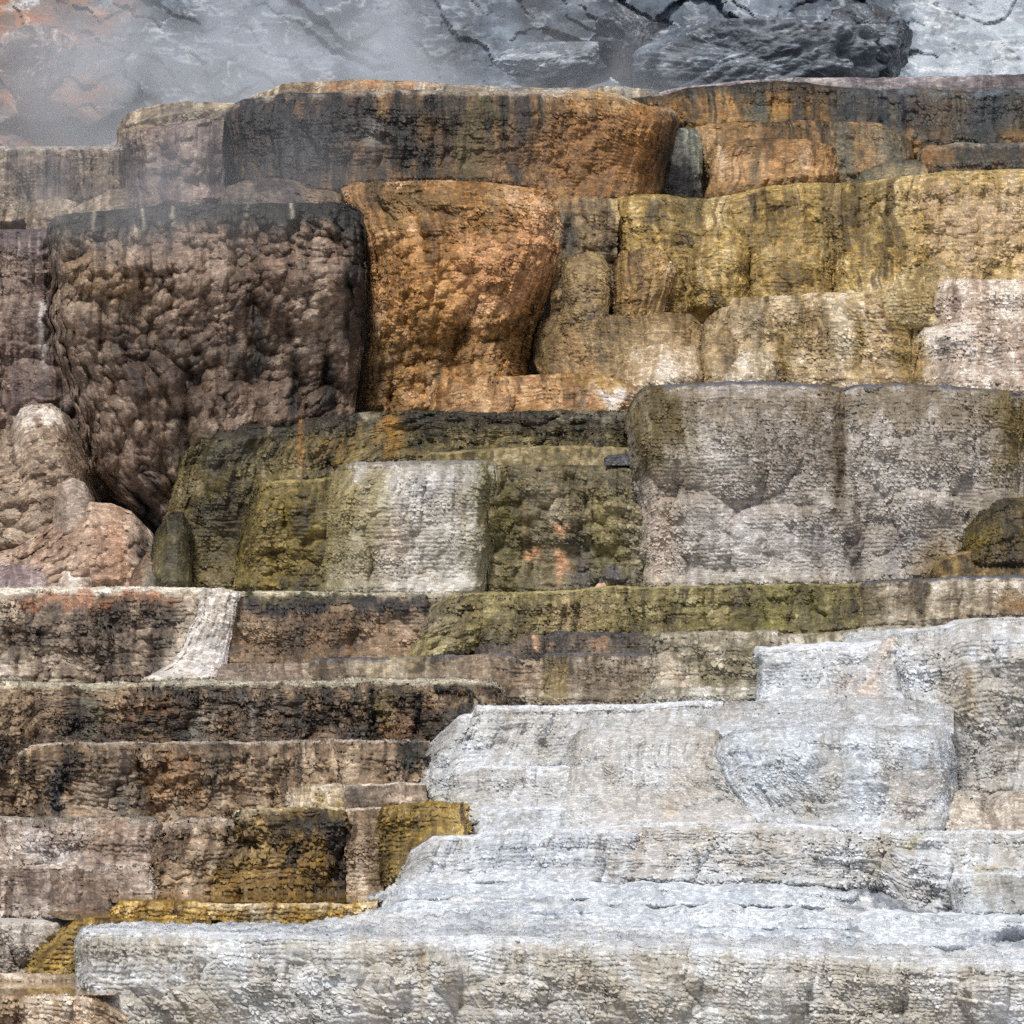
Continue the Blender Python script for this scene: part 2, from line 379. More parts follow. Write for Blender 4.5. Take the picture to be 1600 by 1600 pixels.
    if lrough > 6:                                   # water has laid the slope down as many thin treads and risers
        sh = 0.034; wob = 1.7 * fbm(LA / 130, LB / 150, sd + 16, 4) + 0.5 * fbm(LA / 22, LB / 60, sd + 65, 3)
        q = np.maximum(RAMP, 0) / sh + wob; fr = q - np.floor(q)
        RAMP = RAMP + (np.floor(q) + sstep(0.02, 0.24, fr) - q) * sh * np.clip(w * 6, 0, 1)[:, None] * np.clip(rs / 0.15, 0, 1)[None, :]
    LP[..., 2] += RAMP + (rough / PPM) * np.clip(w * back * 9, 0, 1)[:, None] - (0.012 if rise == 0 else 0) * np.clip(w * 30, 0, 1)[:, None]
    lc = hexc(ledge) if ledge else 0.5 * C[:3].mean(axis=(0, 1)) + 0.5 * hexc(pal[-1])
    CL = lc * (0.80 + 0.4 * fbm(LA / 24, LB / 50, sd + 60, 5, 0.6))[..., None]
    if lpal: CL = pal_map(lpal, norm01(fbm(LA / 150, LB / 40, sd + 60, 5, 0.66) + 0.9 * fbm(LA / 22, LB / 70, sd + 64, 5, .65), 3.0))
    CL = CL * w[:, None, None] ** 0.35 + C[0][None] * (1 - w[:, None, None] ** 0.35)
    allP = np.concatenate([LP, P]); allC = np.concatenate([CL, C])
    n = normals(allP)
    rest = allP + sd * 0.37
    amp = np.zeros_like(allP)
    ab = np.stack([np.concatenate([LA, A]) / 10.0 / size, np.concatenate([LB, B]) / 5.4 / size, np.zeros(allP.shape[:2])], -1)
    mod = np.ones(allP.shape[:2]);  mod[nl:] = 0.45 + 1.1 * sstep(0.3, 0.7, fbm(A / 55, B / 38, sd + 66, 3)); mod[nl:] *= 0.5 + 0.5 * sstep(4, 16, VV); amp[..., 0] = s / PPM * 1.5 * mod; amp[:nl, :, 0] *= (0.9 if lrough > 6 else 0.25); amp[..., 1] = g * 1.6 / PPM; amp[:nl, :, 1] *= (2.5 if lrough > 6 else 1); amp[..., 2] = tone; amp[:nl, :, 2] *= 0.4
    lum = allC.mean(-1, keepdims=True); allC = (lum + (allC - lum) * SAT) * VAL
    C4 = np.concatenate([lin(np.clip(allC, 0, 1)), np.ones(allC.shape[:2] + (1,))], -1)
    def at(sl):
        return {"rest": ('FLOAT_VECTOR', rest[sl]), "ab": ('FLOAT_VECTOR', ab[sl]), "nrm": ('FLOAT_VECTOR', n[sl]), "amp": ('FLOAT_VECTOR', amp[sl]), "tint": ('FLOAT_COLOR', C4[sl])}
    NV[0] += allP.shape[0] * allP.shape[1]
    base = allP[-1, nu // 2]; org = (float(base[0]), float(base[1]), float(base[2]))
    if not parts:
        o = grid_obj(name, allP, MT, None, org, at(slice(None)))
        tag(o, label, cat, group); return
    e = empty(name, org); tag(e, label, cat, group)
    nr = nl + max(2, min(nv - 3, int(np.searchsorted(V, rimpx))))
    grid_obj("ledge", allP[:nl + 1], MT, e, org, at(slice(0, nl + 1)))
    grid_obj("rim", allP[nl:nr + 1], MT, e, org, at(slice(nl, nr + 1)))
    grid_obj("face", allP[nr:], MT, e, org, at(slice(nr, None)))
PENDING = []
def rock(*a, **kw):
    g = rock_steps(*a, **kw); PENDING.append((g, next(g)))
def gblur(Z, sig):
    r = int(sig * 3) + 1; kx = np.exp(-0.5 * (np.arange(-r, r + 1) / sig) ** 2); kx /= kx.sum()
    for ax in (0, 1):
        pad = [(0, 0)] * Z.ndim; pad[ax] = (r, r); Q = np.pad(Z, pad, mode='edge'); out = 0
        for i, w in enumerate(kx):
            sl = [slice(None)] * Z.ndim; sl[ax] = slice(i, i + Z.shape[ax]); out = out + w * Q[tuple(sl)]
        Z = out
    return Z
def finish_rocks():
    """Deposits fuse where they touch: lay fillets into the joints between neighbouring bodies, ease their brows,
    and let the stains of one run a little way over the next."""
    CS, OX, OY, NX, NY = 4.0, -140.0, 60.0, 480, 420
    Z = np.full((NY, NX), 99.0); K = np.zeros((NY, NX, 3))
    def idx(px, py):
        return np.clip(((py - OY) / CS).astype(int), 0, NY - 1), np.clip(((px - OX) / CS).astype(int), 0, NX - 1)
    for g, (px, py, Y, C, lf) in PENDING:
        iy, ix = idx(px, py); np.minimum.at(Z, (iy, ix), Y)
    for g, (px, py, Y, C, lf) in PENDING:
        iy, ix = idx(px, py); m = Y <= Z[iy, ix] + 0.03; K[iy[m], ix[m]] = C[m]
    hole = Z > 50
    Zf = np.where(hole, np.nan, Z)
    for _ in range(60):                              # close small chinks
        if not np.isnan(Zf).any(): break
        st_ = np.stack([np.roll(Zf, s_, a_) for s_ in (-1, 1) for a_ in (0, 1)]); kt = np.stack([np.roll(K, s_, a_) for s_ in (-1, 1) for a_ in (0, 1)])
        n = np.isnan(Zf); v = np.nanmax(np.where(np.isnan(st_), -1, st_), 0); kk = np.nanargmax(np.where(np.isnan(st_), -1, st_), 0)
        ok = n & (v > -1); Zf[ok] = v[ok]; K[ok] = np.take_along_axis(kt, kk[None, ..., None], 0)[0][ok]
    Zf = np.where(np.isnan(Zf), 9.0, Zf)
    G1 = gblur(Zf, 2.6); G2 = gblur(Zf, 7.0); KB = gblur(K, 3.6)
    def samp(M, px, py):
        fx = np.clip((px - OX) / CS - 0.5, 0, NX - 1.01); fy = np.clip((py - OY) / CS - 0.5, 0, NY - 1.01)
        ix = fx.astype(int); iy = fy.astype(int); fx = fx - ix; fy = fy - iy
        if M.ndim == 3: fx = fx[..., None]; fy = fy[..., None]
        return (M[iy, ix] * (1 - fx) + M[iy, ix + 1] * fx) * (1 - fy) + (M[iy + 1, ix] * (1 - fx) + M[iy + 1, ix + 1] * fx) * fy
    for g, (px, py, Y, C, lf) in PENDING:
        d = np.clip(samp(G1, px, py) - Y, -0.20, 0.10) * 0.45
        d += np.clip(samp(G2, px, py) - Y - d, -0.30, 0.08) * 0.25
        kb = samp(KB, px, py); wgt = 0.36 * sstep(0.25, 0.75, fbm(px / 26, py / 40, 901, 4))[..., None] + 0.1
        wgt = wgt * lf[..., None]
        try: g.send((Y + d, C * (1 - wgt) + kb * wgt))
        except StopIteration: pass
    PENDING.clear()
def terr(label, *a, **kw):
    kw.setdefault("group", "stepped travertine terraces")
    return rock("travertine_terrace", label, "terrace", *a, **kw)
def mound(label, *a, **kw):
    kw.setdefault("group", "rounded travertine mounds"); kw.setdefault("parts", False); kw.setdefault("lip", 26)
    return rock("travertine_mound", label, "mound", *a, **kw)
# ------------------------------------------------------------------ ground and hillside
def sheet(name, fn, xs, ys, pal, dsp, kind="structure", seed=5, cell=60, gm=2.0):
    X, Yp = np.meshgrid(xs, ys); Yd, amp_ = fn(X, Yp)
    ridge = 1 - np.abs(2 * fbm(X / 170, Yp / 110, seed, 5, 0.55) - 1)
    d1, d2, ci = vor((X + 30 * fbm(X / 50, Yp / 50, seed + 4, 3)) / cell, (Yp - X * 0.35 + 30 * fbm(X / 50, Yp / 50, seed + 5, 3)) / cell * 1.4, seed + 1)
    h = dsp * (1.3 * (ridge - 0.6) + 0.25 * (ci - 0.5) * sstep(0, 0.8, d2 - d1) + 0.6 * (fbm(X / 22, Yp / 16, seed + 2, 5, 0.6) - 0.5))
    P = W(X, Yp, Yd - h * amp_)
    C = pal(X, Yp, ridge, ci)
    n = normals(P); amp = np.zeros_like(P); amp[..., 1] = gm * 2 / PPM; amp[..., 2] = 0.5
    C4 = np.concatenate([lin(np.clip(C, 0, 1)), np.ones(C.shape[:2] + (1,))], -1)
    o = grid_obj(name, P, MT, None, (0, 0, 0), {"rest": ('FLOAT_VECTOR', P * 0.45 + seed), "nrm": ('FLOAT_VECTOR', n), "amp": ('FLOAT_VECTOR', amp), "tint": ('FLOAT_COLOR', C4)})
    NV[0] += P.shape[0] * P.shape[1]
    return tag(o, kind=kind)
def hill_pal(X, Yp, ridge, ci):
    f = np.clip(0.5 + 1.5 * (fbm(X / 60, Yp / 45, 71, 6, 0.62) - 0.5), 0, 1)
    C = pal_map(['#262d37', '#434d59', '#5d6875', '#828d99'], f)
    w = np.clip(1.7 * fbm(X / 40, Yp / 30, 72, 5) - 0.3, 0, 1) * (1 - sstep(90, 210, X + 0.0 * Yp - 0.25 * (230 - Yp) + 60 * (fbm(X / 50, Yp / 50, 73, 3) - 0.5)))
    C = C * (1 - w[..., None]) + hexc('#96603c') * w[..., None]
    w = 0.7 * sstep(1395, 1440, X + 40 * (fbm(X / 30, Yp / 30, 74, 3) - 0.5)) * (0.6 + 0.8 * fbm(X / 20, Yp / 14, 75, 4))
    C = C * (1 - w[..., None]) + hexc('#b4bdc6') * w[..., None]
    # pale mineral bands running down to the right
    q = fbm(X / 75 + 1.5 * fbm(X / 60, Yp / 60, 78, 3), Yp / 38, 76, 5, .6); bd = sstep(0.46, 0.5, q) * (1 - sstep(0.5, 0.56, q)) * 0.5 * fbm(X / 40, Yp / 40, 79, 3) * 1.6
    C = C * (1 - bd[..., None]) + hexc('#dfe2e2') * bd[..., None]
    return C
# far slope behind the terraces, rising out of the frame
def hill_y(X, Yp):
    u = X + 60 * (fbm(X / 70, Yp / 70, 94, 4) - .5); v = Yp + 50 * (fbm(X / 60, Yp / 60, 95, 4) - .5)
    a = .866 * u + .5 * v; c = -.5 * u + .866 * v       # joints dip to the right
    rough = 0.5 * facet(a / 230, c / 110, 91) + 0.16 * facet(a / 70, c / 40, 93)
    scree = sstep(1400, 1450, X + 40 * (fbm(X / 30, Yp / 30, 74, 3) - 0.5))
    return 17.6 + (330 - Yp) * 0.013 - 1.2 * sstep(300, 40, X) - rough * (1 - .8 * scree), 0.3
hill = sheet("hillside", hill_y, np.arange(-420, 2030, 3.0), np.arange(-130, 330, 2.2), hill_pal, 0.9, seed=61, cell=90, gm=4.5)
# buried core of the mound under all the terraces (seen only in chinks between them)
xs = np.arange(-520, 2130, 16.0); ys = np.arange(250, 1900, 14.0)
core = sheet("terrain", lambda X, Yp: (np.interp(Yp, [230, 330, 640, 720, 920, 1070, 1290, 1400, 1560, 1900], [17, 13.2, 11.2, 9.9, 9.2, 8.0, 6.0, 5.2, 3.6, 1.5]), 0.5), xs, ys,
             lambda X, Yp, r, c: pal_map(['#4a3a2c', '#7a654a', '#9a8a72'], fbm(X / 50, Yp / 50, 81, 4)), 0.2, seed=82)
g = 300.0
gm = bpy.data.meshes.new("ground"); zg = (HOR - 1720) / PPM
gm.from_pydata([(-g, -g, zg), (g, -g, zg), (g, 40, zg), (-g, 40, zg)], [], [(0, 1, 2, 3)]); gm.update()
m, N_, L_, b_ = new_mat("pale_flat"); nt = m.node_tree
tc = N_.new("ShaderNodeTexCoord"); nz = N_.new("ShaderNodeTexNoise"); nz.inputs["Scale"].default_value = 0.7; nz.inputs["Detail"].default_value = 6
L_.new(tc.outputs["Object"], nz.inputs["Vector"]); cr = N_.new("ShaderNodeValToRGB"); L_.new(nz.outputs["Fac"], cr.inputs[0])
cr.color_ramp.elements[0].color = (.24, .21, .17, 1); cr.color_ramp.elements[1].color = (.55, .53, .5, 1); L_.new(cr.outputs[0], b_.inputs["Base Color"])
gm.materials.append(m); go = bpy.data.objects.new("ground", gm); COL.objects.link(go); tag(go, kind="structure")

# ------------------------------------------------------------------ rocks on the far slope
def boulder(label, cx, cy, Y, rx, ry, rz, pal, seed, nfac=3.0, tilt=0.0):
    nu, nv = 260, 150
    th = np.linspace(0, 2 * np.pi, nu); ph = np.linspace(0.02, np.pi - 0.02, nv)
    T, Fp = np.meshgrid(th, ph)
    d = np.stack([np.sin(Fp) * np.cos(T), np.sin(Fp) * np.sin(T), np.cos(Fp)], -1)
    rng = np.random.RandomState(seed)
    r = np.full(T.shape, 1.35)
    for i in range(15):                               # chipped facets
        v = rng.normal(size=3); v /= np.linalg.norm(v)
        r = np.minimum(r, (0.86 + 0.25 * rng.rand()) / np.maximum(d @ v, 1e-3))
    a, b2, c2 = d[..., 0] * 2.2 + seed, d[..., 1] * 2.2, d[..., 2] * 2.2
    nse = (fbm(a + b2 * .7, c2 - b2 * .5, seed, 6, 0.58) - 0.5) + 0.5 * (np.abs(fbm(a * 2 - c2, b2 * 2 + c2, seed + 3, 5, .6) - 0.5) * -2 + 0.3)
    r = r * (1 + 0.28 * nse)
    sc_ = np.array([rx, ry, rz]) / PPM
    L = d * r[..., None] * sc_
    ct, s_ = math.cos(tilt), math.sin(tilt)
    L = np.stack([L[..., 0] * ct - L[..., 2] * s_, L[..., 1], L[..., 0] * s_ + L[..., 2] * ct], -1)
    o0 = W(np.array(float(cx)), np.array(float(cy)), np.array(float(Y)))
    P = L + o0
    C = pal_map(pal, np.clip(0.5 + 1.7 * (fbm(a * 1.5 + b2, c2 * 2.2 - b2, seed + 9, 6, .62) - 0.5), 0, 1))
    vein = sstep(0.47, 0.5, fbm(a * 1.3 - b2, c2 * 2.6 + b2 + a, seed + 12, 4)) * (1 - sstep(0.5, 0.53, fbm(a * 1.3 - b2, c2 * 2.6 + b2 + a, seed + 12, 4))) * 0.6
    C = C * (1 - vein[..., None]) + hexc('#c9ced2') * vein[..., None]
    n = normals(P); n *= np.sign((n * L).sum(-1).mean() + 1e-9)
    amp = np.zeros_like(P); amp[..., 1] = 5.0 / PPM; amp[..., 2] = 0.55
    C4 = np.concatenate([lin(C), np.ones(C.shape[:2] + (1,))], -1)
    o = grid_obj("boulder", P, MT, None, tuple(o0), {"rest": ('FLOAT_VECTOR', P * 0.5 + seed), "nrm": ('FLOAT_VECTOR', n), "amp": ('FLOAT_VECTOR', amp), "tint": ('FLOAT_COLOR', C4)})
    return tag(o, label, "boulder", "grey boulders on the far slope")
GR = ['#343b45', '#505965', '#69737e', '#949da6']
boulder("big blue grey boulder with pale veins behind the upper shelf of orange and slate stains", 1200, 112, 17.7, 215, 150, 96, GR, 5, tilt=0.06)
boulder("dark boulder with a ragged crest next to the pale scree", 1352, 74, 18.2, 90, 110, 66, ['#262b33', '#424a54', '#5f6873', '#8b939c'], 8, tilt=-0.25)
boulder("charcoal boulder beside the black cleft in the far slope", 985, 74, 18.4, 70, 110, 70, ['#1b1d22', '#32363d', '#4e545c', '#79818a'], 12, tilt=0.3)
boulder("low rounded grey boulder half lost in steam under the charcoal one", 868, 104, 18.2, 110, 110, 52, ['#4a515b', '#68707a', '#868e97', '#a9b0b6'], 17)
boulder("brown stained boulder on the rusty slope", 62, 100, 17.4, 66, 90, 62, ['#4c3d36', '#6f5a4e', '#8a7568', '#a79c96'], 23, tilt=0.2)

# ------------------------------------------------------------------ uppermost terraces
BRN = ['#1d1611', '#3c2c20', '#5e4733', '#7f6649', '#a08a6c']
DRK = ['#101013', '#24221f', '#3f352a', '#5b4b38', '#7b694f']
ORG = ['#2e1f10', '#6b4420', '#98662f', '#b9854c', '#cfa173']
GLD = ['#4a3816', '#7c6229', '#9c803f', '#b79b60', '#ceb98c']
OLV = ['#201c10', '#3d3519', '#5c5028', '#7a6b3e', '#98896a']
TAN = ['#5a4a36', '#85725a', '#a5937b', '#bfb09b', '#d3c9ba']
GRY = ['#4f463b', '#7b7063', '#9a9186', '#b3aca3', '#cac5be']
WHT = ['#8d867b', '#b3aea5', '#c6c4bf', '#d3d3d2', '#dfe1e3']
MAU = ['#3b2c29', '#5d4843', '#7b655d', '#988178', '#b5a298']
terr("pinkish flat shelf along the very top behind the orange and slate shelf", [(1000, 150), (1080, 134), (1180, 124), (1300, 120), (1420, 122), (1500, 118), (1700, 114)], 175, 10.6, ['#4b4448', '#6f666a', '#938a8c', '#b4acac'], s=1.5, back=2.5, rise=0.03, bat=0.9, rl=(60, .8))
terr("thin tan shelf peeping over the big dark stained shelf at the top", [(395, 150), (440, 130), (500, 127), (570, 124), (650, 127), (720, 134), (830, 137), (960, 136), (1030, 140)], 180, 9.8, TAN, left=[(130, 400), (170, 388)], rl=(50, .8), lip=10, s=1.8, back=1.6, fl=(3, 30), stains=[('#a9744a', 520, 120, 660, 150, .7), ('#6d6f70', 680, 130, 1040, 160, .7)])
terr("orange and slate shelf with a black dripping brow at the top", [(985, 152), (1040, 150), (1070, 138), (1130, 133), (1210, 128), (1260, 129), (1310, 136), (1370, 141), (1440, 139), (1500, 141), (1535, 146), (1570, 140), (1700, 132)], [(985, 230), (1400, 250), (1700, 250)], 9.2,
     ['#15171a', '#3a2c16', '#75501f', '#9b6f2c', '#a98550'], s=1.8, fl=(6, 26), lobe=(10, 130), k=[(14, 3, 1)], st=.65, rl=(50, .8), back=1.4, bul=4,
     rim=(18, '#17150f', .55), stains=[('#23282e', 1290, 140, 1700, 240, .95, 25), ('#56606a', 1330, 135, 1700, 152, .8), ('#6b4a2c', 1420, 160, 1500, 220, .5), ('#3e4a4c', 1170, 150, 1200, 200, .7)])
terr("slate shelf with rusty drips at the edge of the picture", [(1432, 240), (1445, 228), (1500, 224), (1560, 225), (1700, 222)], 285, 8.4, ['#1c1d1f', '#3d3528', '#6a5233', '#85694a'], left=[(235, 1434), (290, 1436)], rl=(40, .6), s=1.8, fl=(4, 24), st=.7, rim=(8, '#8b8378', .7), stains=[('#9a6b38', 1440, 235, 1490, 280, .5), ('#2d3033', 1500, 235, 1700, 280, .5)])
mound("small green grey swelling under the slate shelf", [(1318, 278), (1350, 262), (1400, 250), (1432, 250), (1450, 258)], 300, 8.5, ['#3b3b33', '#5c5a4a', '#7d7257', '#95835f'], rl=(50, .4), s=1.6, bul=6)
terr("orange grey shelf with a rounded end under the black dripping brow", [(1080, 200), (1100, 195), (1150, 192), (1250, 189), (1330, 190), (1378, 193), (1400, 206), (1422, 218)], [(1080, 310), (1430, 300)], 8.6,
     ['#3a2d1a', '#694d28', '#8f6b3c', '#a9885c'], left=[(200, 1083), (310, 1095)], right=[(210, 1420), (240, 1428), (300, 1425)], rl=(45, .7), rr=(60, .7), s=1.8, lobe=(8, 120), k=[(20, 4, 1)], bul=8, stains=[('#4a5250', 1300, 190, 1345, 300, .9), ('#6e7676', 1370, 190, 1400, 260, .6), ('#444c4a', 1395, 205, 1430, 300, .7)])
mound("round orange swelling with white spots below the orange grey shelf", [(1118, 228), (1150, 219), (1200, 216), (1260, 218), (1300, 228), (1318, 252)], [(1110, 320), (1320, 300)], 8.2,
      ['#46341c', '#7d5930', '#a37a4a', '#bd9a70'], left=[(228, 1118), (320, 1100)], right=[(250, 1318), (300, 1300)], rl=(40, .4), rr=(60, .7), s=1.9, bul=16, lobe=(8, 80), k=[(22, 5, 1)], fl=(4, 30), stains=[('#c9b39a', 1120, 230, 1135, 290, .7, 6), ('#c9b7a2', 1250, 235, 1265, 270, .8, 5), ('#55482f', 1170, 225, 1195, 310, .6)])
mound("pale green column squeezed between the big dark shelf and the orange swelling", [(1024, 214), (1062, 201), (1085, 200), (1095, 208)], 320, 8.5, ['#4a4f48', '#6d7268', '#8c9186', '#a5a99d'], rl=(14, .3), rr=(14, .3), s=1.4, fl=(3, 20), stains=[('#23242a', 1040, 255, 1082, 320, .9)])

terr("tan grey step in the steam behind the purple dripping shelf", [(184, 200), (195, 180), (220, 168), (265, 162), (300, 159), (380, 160), (420, 158)], 235, 8.8, ['#5d5148', '#857662', '#a6957c', '#b9aa92'], left=[(190, 184), (235, 182)], rl=(50, .8), s=1.6, fl=(4, 30), stains=[('#63575a', 265, 160, 285, 220, .6), ('#6f7670', 295, 165, 310, 220, .5)])
terr("far step of brown vertical drips cut by the frame, below the rusty slope", [(-90, 228), (40, 229), (120, 228), (195, 229)], 345, 8.6, ['#2e2521', '#55473b', '#7b6b58', '#9a8b76'], rr=(30, .3), s=1.6, fl=(8, 17), st=.85, lobe=(6, 100), lip=12, back=3.0, rim=(7, '#a9a29c', .8), stains=[('#33262a', 75, 240, 110, 300, .6), ('#3c3033', 130, 240, 150, 310, .6)])
terr("huge dark shelf with black and orange vertical stains below a pale scalloped lip", [(338, 188), (345, 174), (380, 155), (430, 148), (500, 144), (570, 142), (640, 141), (760, 143), (860, 140), (930, 142), (965, 147), (985, 156), (1010, 165), (1045, 169), (1058, 178)], 325, 7.4,
     ['#191614', '#33291f', '#553f28', '#735434', '#8d6d48'], left=[(185, 338), (235, 346), (325, 352)], right=[(175, 1059), (195, 1060), (225, 1052), (260, 1040), (310, 1030)], rl=(70, 1.0), rr=(90, 1.1), lip=12, s=2.0, g=2, fl=(9, 34), lobe=(14, 140), bul=10, k=[(17, 3, 1)], st=.9, var=1.25, runs=.9, back=2.4,
     lumps=[(590, 172, 90, 12, 150, 9), (800, 174, 95, 12, 150, 10), (880, 172, 20, 8, 130, 9), (755, 160, 20, 20, 26, 8), (680, 240, 60, 40, 70, 8), (430, 250, 70, 50, 80, 9)],
     rim=(9, '#b5ab9c', .75), stains=[('#121318', 350, 150, 700, 250, .9, 25), ('#1a1b20', 380, 150, 560, 340, .55, 30), ('#9a6c38', 870, 150, 1060, 330, .75, 30), ('#c3a06a', 880, 140, 1000, 165, .55), ('#3f3d1c', 735, 150, 775, 180, .9), ('#4b4a2e', 715, 180, 755, 300, .55), ('#c5bfb8', 850, 141, 890, 160, .7), ('#d8d5d0', 572, 185, 592, 240, .55, 8), ('#a06f32', 655, 175, 690, 230, .6), ('#80592f', 900, 190, 1000, 320, .6), ('#17130f', 1035, 230, 1062, 330, .8)])
terr("purple brown shelf combed by fine dripping threads in the steam", [(190, 222), (200, 210), (220, 204), (250, 197), (290, 190), (335, 183), (350, 183)], 335, 7.1, ['#2f2426', '#4e3d3d', '#6b5852', '#8a776c', '#a1907f'], left=[(215, 189), (250, 196), (335, 200)], rl=(50, .8), lip=16, s=1.5, fl=(7, 12), st=.85, lobe=(8, 110), k=[(26, 7, 1)], lumps=[(296, 255, 26, 22, 34, 12), (230, 300, 40, 22, 40, 10), (290, 305, 40, 20, 40, 9)], rim=(12, '#8a7a74', .5), stains=[('#3a2a2c', 280, 240, 310, 290, .5)])
mound("tan lump under the far dripping step in the steam", [(40, 330), (52, 314), (90, 309), (118, 316), (128, 330)], 385, 8.3, ['#5b4c3b', '#887661', '#a99982', '#bfb09c'], rl=(40, .4), rr=(40, .4), s=1.5, bul=8, k=[(20, 4, 1)])
mound("pale sloping fan running down to the black brimmed mass", [(100, 338), (130, 318), (170, 297), (205, 294), (230, 300)], 385, 8.1, ['#6b5b4d', '#937f6c', '#b3a18d', '#c9bba9'], rl=(70, .6), s=1.4, fl=(5, 16), st=.8, bul=6)
mound("charcoal purple lump lying along the foot of the huge dark shelf", [(336, 308), (350, 294), (385, 281), (430, 277), (468, 284), (480, 295), (520, 300), (545, 310)], 340, 6.95, ['#2b262a', '#463e40', '#63574f', '#7f6f60'], rl=(60, .5), rr=(40, .4), s=1.7, k=[(20, 6, 1), (10, 3, 1)], bul=6, stains=[('#7d6a55', 480, 290, 560, 330, .8)])

# ------------------------------------------------------------------ middle tier, upper half
terr("long golden olive terrace across the upper slope", [(945, 318), (958, 309), (985, 304), (1040, 304), (1065, 309), (1100, 311), (1140, 305), (1190, 292), (1240, 287), (1330, 287), (1380, 281), (1420, 275), (1480, 269), (1560, 265), (1700, 262)], [(945, 610), (1700, 560)], 7.0,
     GLD, left=[(315, 950), (420, 958), (610, 958)], rl=(50, .7), s=2.1, fl=(7, 30), lobe=(16, 150), bat=.25, k=[(20, 4, 1)], lip=14,
     lumps=[(1080, 358, 75, 12, 120, 14), (1225, 362, 60, 10, 130, 14), (1300, 350, 40, 40, 90, 8), (1500, 380, 90, 60, 90, 12), (1120, 430, 70, 40, 90, 8), (1390, 378, 90, 10, 110, 16)],
     rim=(8, '#b39c60', .5), stains=[('#463817', 1290, 290, 1390, 390, .55), ('#3b331b', 1045, 300, 1110, 365, .6), ('#b79d84', 1440, 290, 1700, 440, .65, 30), ('#2d2618', 1000, 318, 1030, 350, .7), ('#6b5a34', 1080, 370, 1320, 470, .6), ('#8b6a2c', 1060, 420, 1110, 500, .4)])
terr("narrow grey tan recess between the orange bastion and the golden knob", [(862, 318), (880, 304), (915, 308), (950, 310), (965, 312)], 520, 6.95, ['#46382a', '#6e5a3e', '#8f7850', '#ab9468'], s=1.9, k=[(34, 12, .8), (14, 4, 1)], lobe=(10, 60), stains=[('#23201c', 875, 340, 905, 400, .7), ('#98703f', 865, 300, 900, 330, .6)], parts=False)
mound("golden leg shaped knob with white spots on its flank", [(955, 408), (970, 394), (1000, 388), (1040, 387), (1064, 392), (1070, 405)], 520, 6.7, ['#4a371c', '#7d5f2f', '#a1814e', '#c0a57a'], left=[(400, 957), (520, 962)], right=[(405, 1070), (450, 1060), (490, 1042), (520, 1028)], rl=(40, .5), rr=(40, .5), s=2.1, bul=10, fl=(4, 26), k=[(18, 3, 1)], stains=[('#cdbda6', 1042, 405, 1060, 430, .6, 6), ('#cdbda6', 1030, 470, 1042, 505, .6, 6)])
mound("broad tan swelling between the orange bastion and the pale little domes", [(832, 520), (845, 500), (870, 492), (930, 492), (980, 493), (1040, 500), (1095, 515), (1110, 540)], 610, 6.5, ['#4a3a20', '#755e38', '#988058', '#b39d78'], left=[(515, 832), (560, 836), (610, 850)], rl=(50, .6), rr=(50, .5), s=2.2, bul=14, stains=[('#54452a', 835, 500, 880, 600, .5), ('#a67c4c', 880, 520, 920, 600, .5)], lumps=[(960, 500, 85, 30, 120, 10)])
terr("ochre stepped terrace with pale streaks above the great grey block", [(1092, 505), (1102, 490), (1130, 478), (1140, 464), (1240, 461), (1290, 457), (1390, 460), (1408, 466), (1420, 480)], 620, 6.4, ['#544221', '#876d42', '#aa9068', '#c4b08e', '#d6c8b0'],
     left=[(490, 1100), (620, 1090)], right=[(470, 1412), (520, 1434), (620, 1450)], rl=(40, .6), rr=(30, .5), s=2.3, fl=(8, 36), lobe=(14, 110), lip=14, lumps=[(1330, 540, 100, 44, 70, 12), (1230, 570, 60, 50, 60, 8), (1160, 500, 40, 30, 100, 8)], stains=[('#d5cdbc', 1295, 465, 1325, 600, .6), ('#c9bda6', 1135, 480, 1200, 600, .5), ('#6c5823', 1335, 500, 1350, 600, .7), ('#665322', 1212, 520, 1235, 600, .7), ('#7a6526', 1400, 470, 1440, 600, .5)])
mound("ochre shelf like swelling above the stepped ochre terrace", [(1298, 398), (1315, 380), (1370, 373), (1405, 380), (1425, 392)], 480, 6.75, GLD, rl=(40, .5), rr=(40, .5), s=2.2, bul=8)
mound("pale ochre swelling behind the rosy white block", [(1300, 450), (1330, 432), (1380, 418), (1450, 414), (1510, 416), (1528, 430)], 510, 6.6, ['#7a6436', '#a08a5a', '#bba97f', '#cfc1a0'], rl=(60, .5), rr=(30, .5), s=2.2, bul=8, fl=(5, 30))
terr("rosy white block at the edge of the picture, the upper of a pair", [(1425, 462), (1440, 444), (1470, 438), (1560, 437), (1700, 436)], 525, 6.45, ['#8b7460', '#b09c8a', '#c9bbad', '#dbd3cb'], left=[(450, 1434), (525, 1425)], rl=(40, .6), s=2.4, fl=(6, 34), lobe=(8, 110), lip=16, stains=[('#5c3c30', 1492, 445, 1502, 505, .9, 6), ('#8d7434', 1420, 460, 1450, 520, .6)])
terr("rosy white block at the edge of the picture, the lower of a pair", [(1415, 530), (1435, 514), (1480, 505), (1540, 502), (1700, 503)], 625, 6.2, ['#8d7764', '#b3a090', '#cabfb4', '#dcd6d0'], left=[(520, 1425), (625, 1415)], rl=(50, .6), s=2.5, fl=(6, 34), lobe=(8, 110), lip=16, stains=[('#5d564f', 1470, 525, 1485, 600, .9, 8), ('#8b6c36', 1415, 520, 1450, 610, .7), ('#74675c', 1555, 520, 1570, 560, .7, 6)])
mound("little cream dome below the ochre stepped terrace", [(1117, 572), (1122, 556), (1140, 549), (1185, 547), (1207, 553), (1214, 572)], 612, 6.1, ['#7c6c4a', '#a8977a', '#c6b9a3', '#dad2c4'], rl=(24, .35), rr=(24, .35), s=2.3, bul=5)
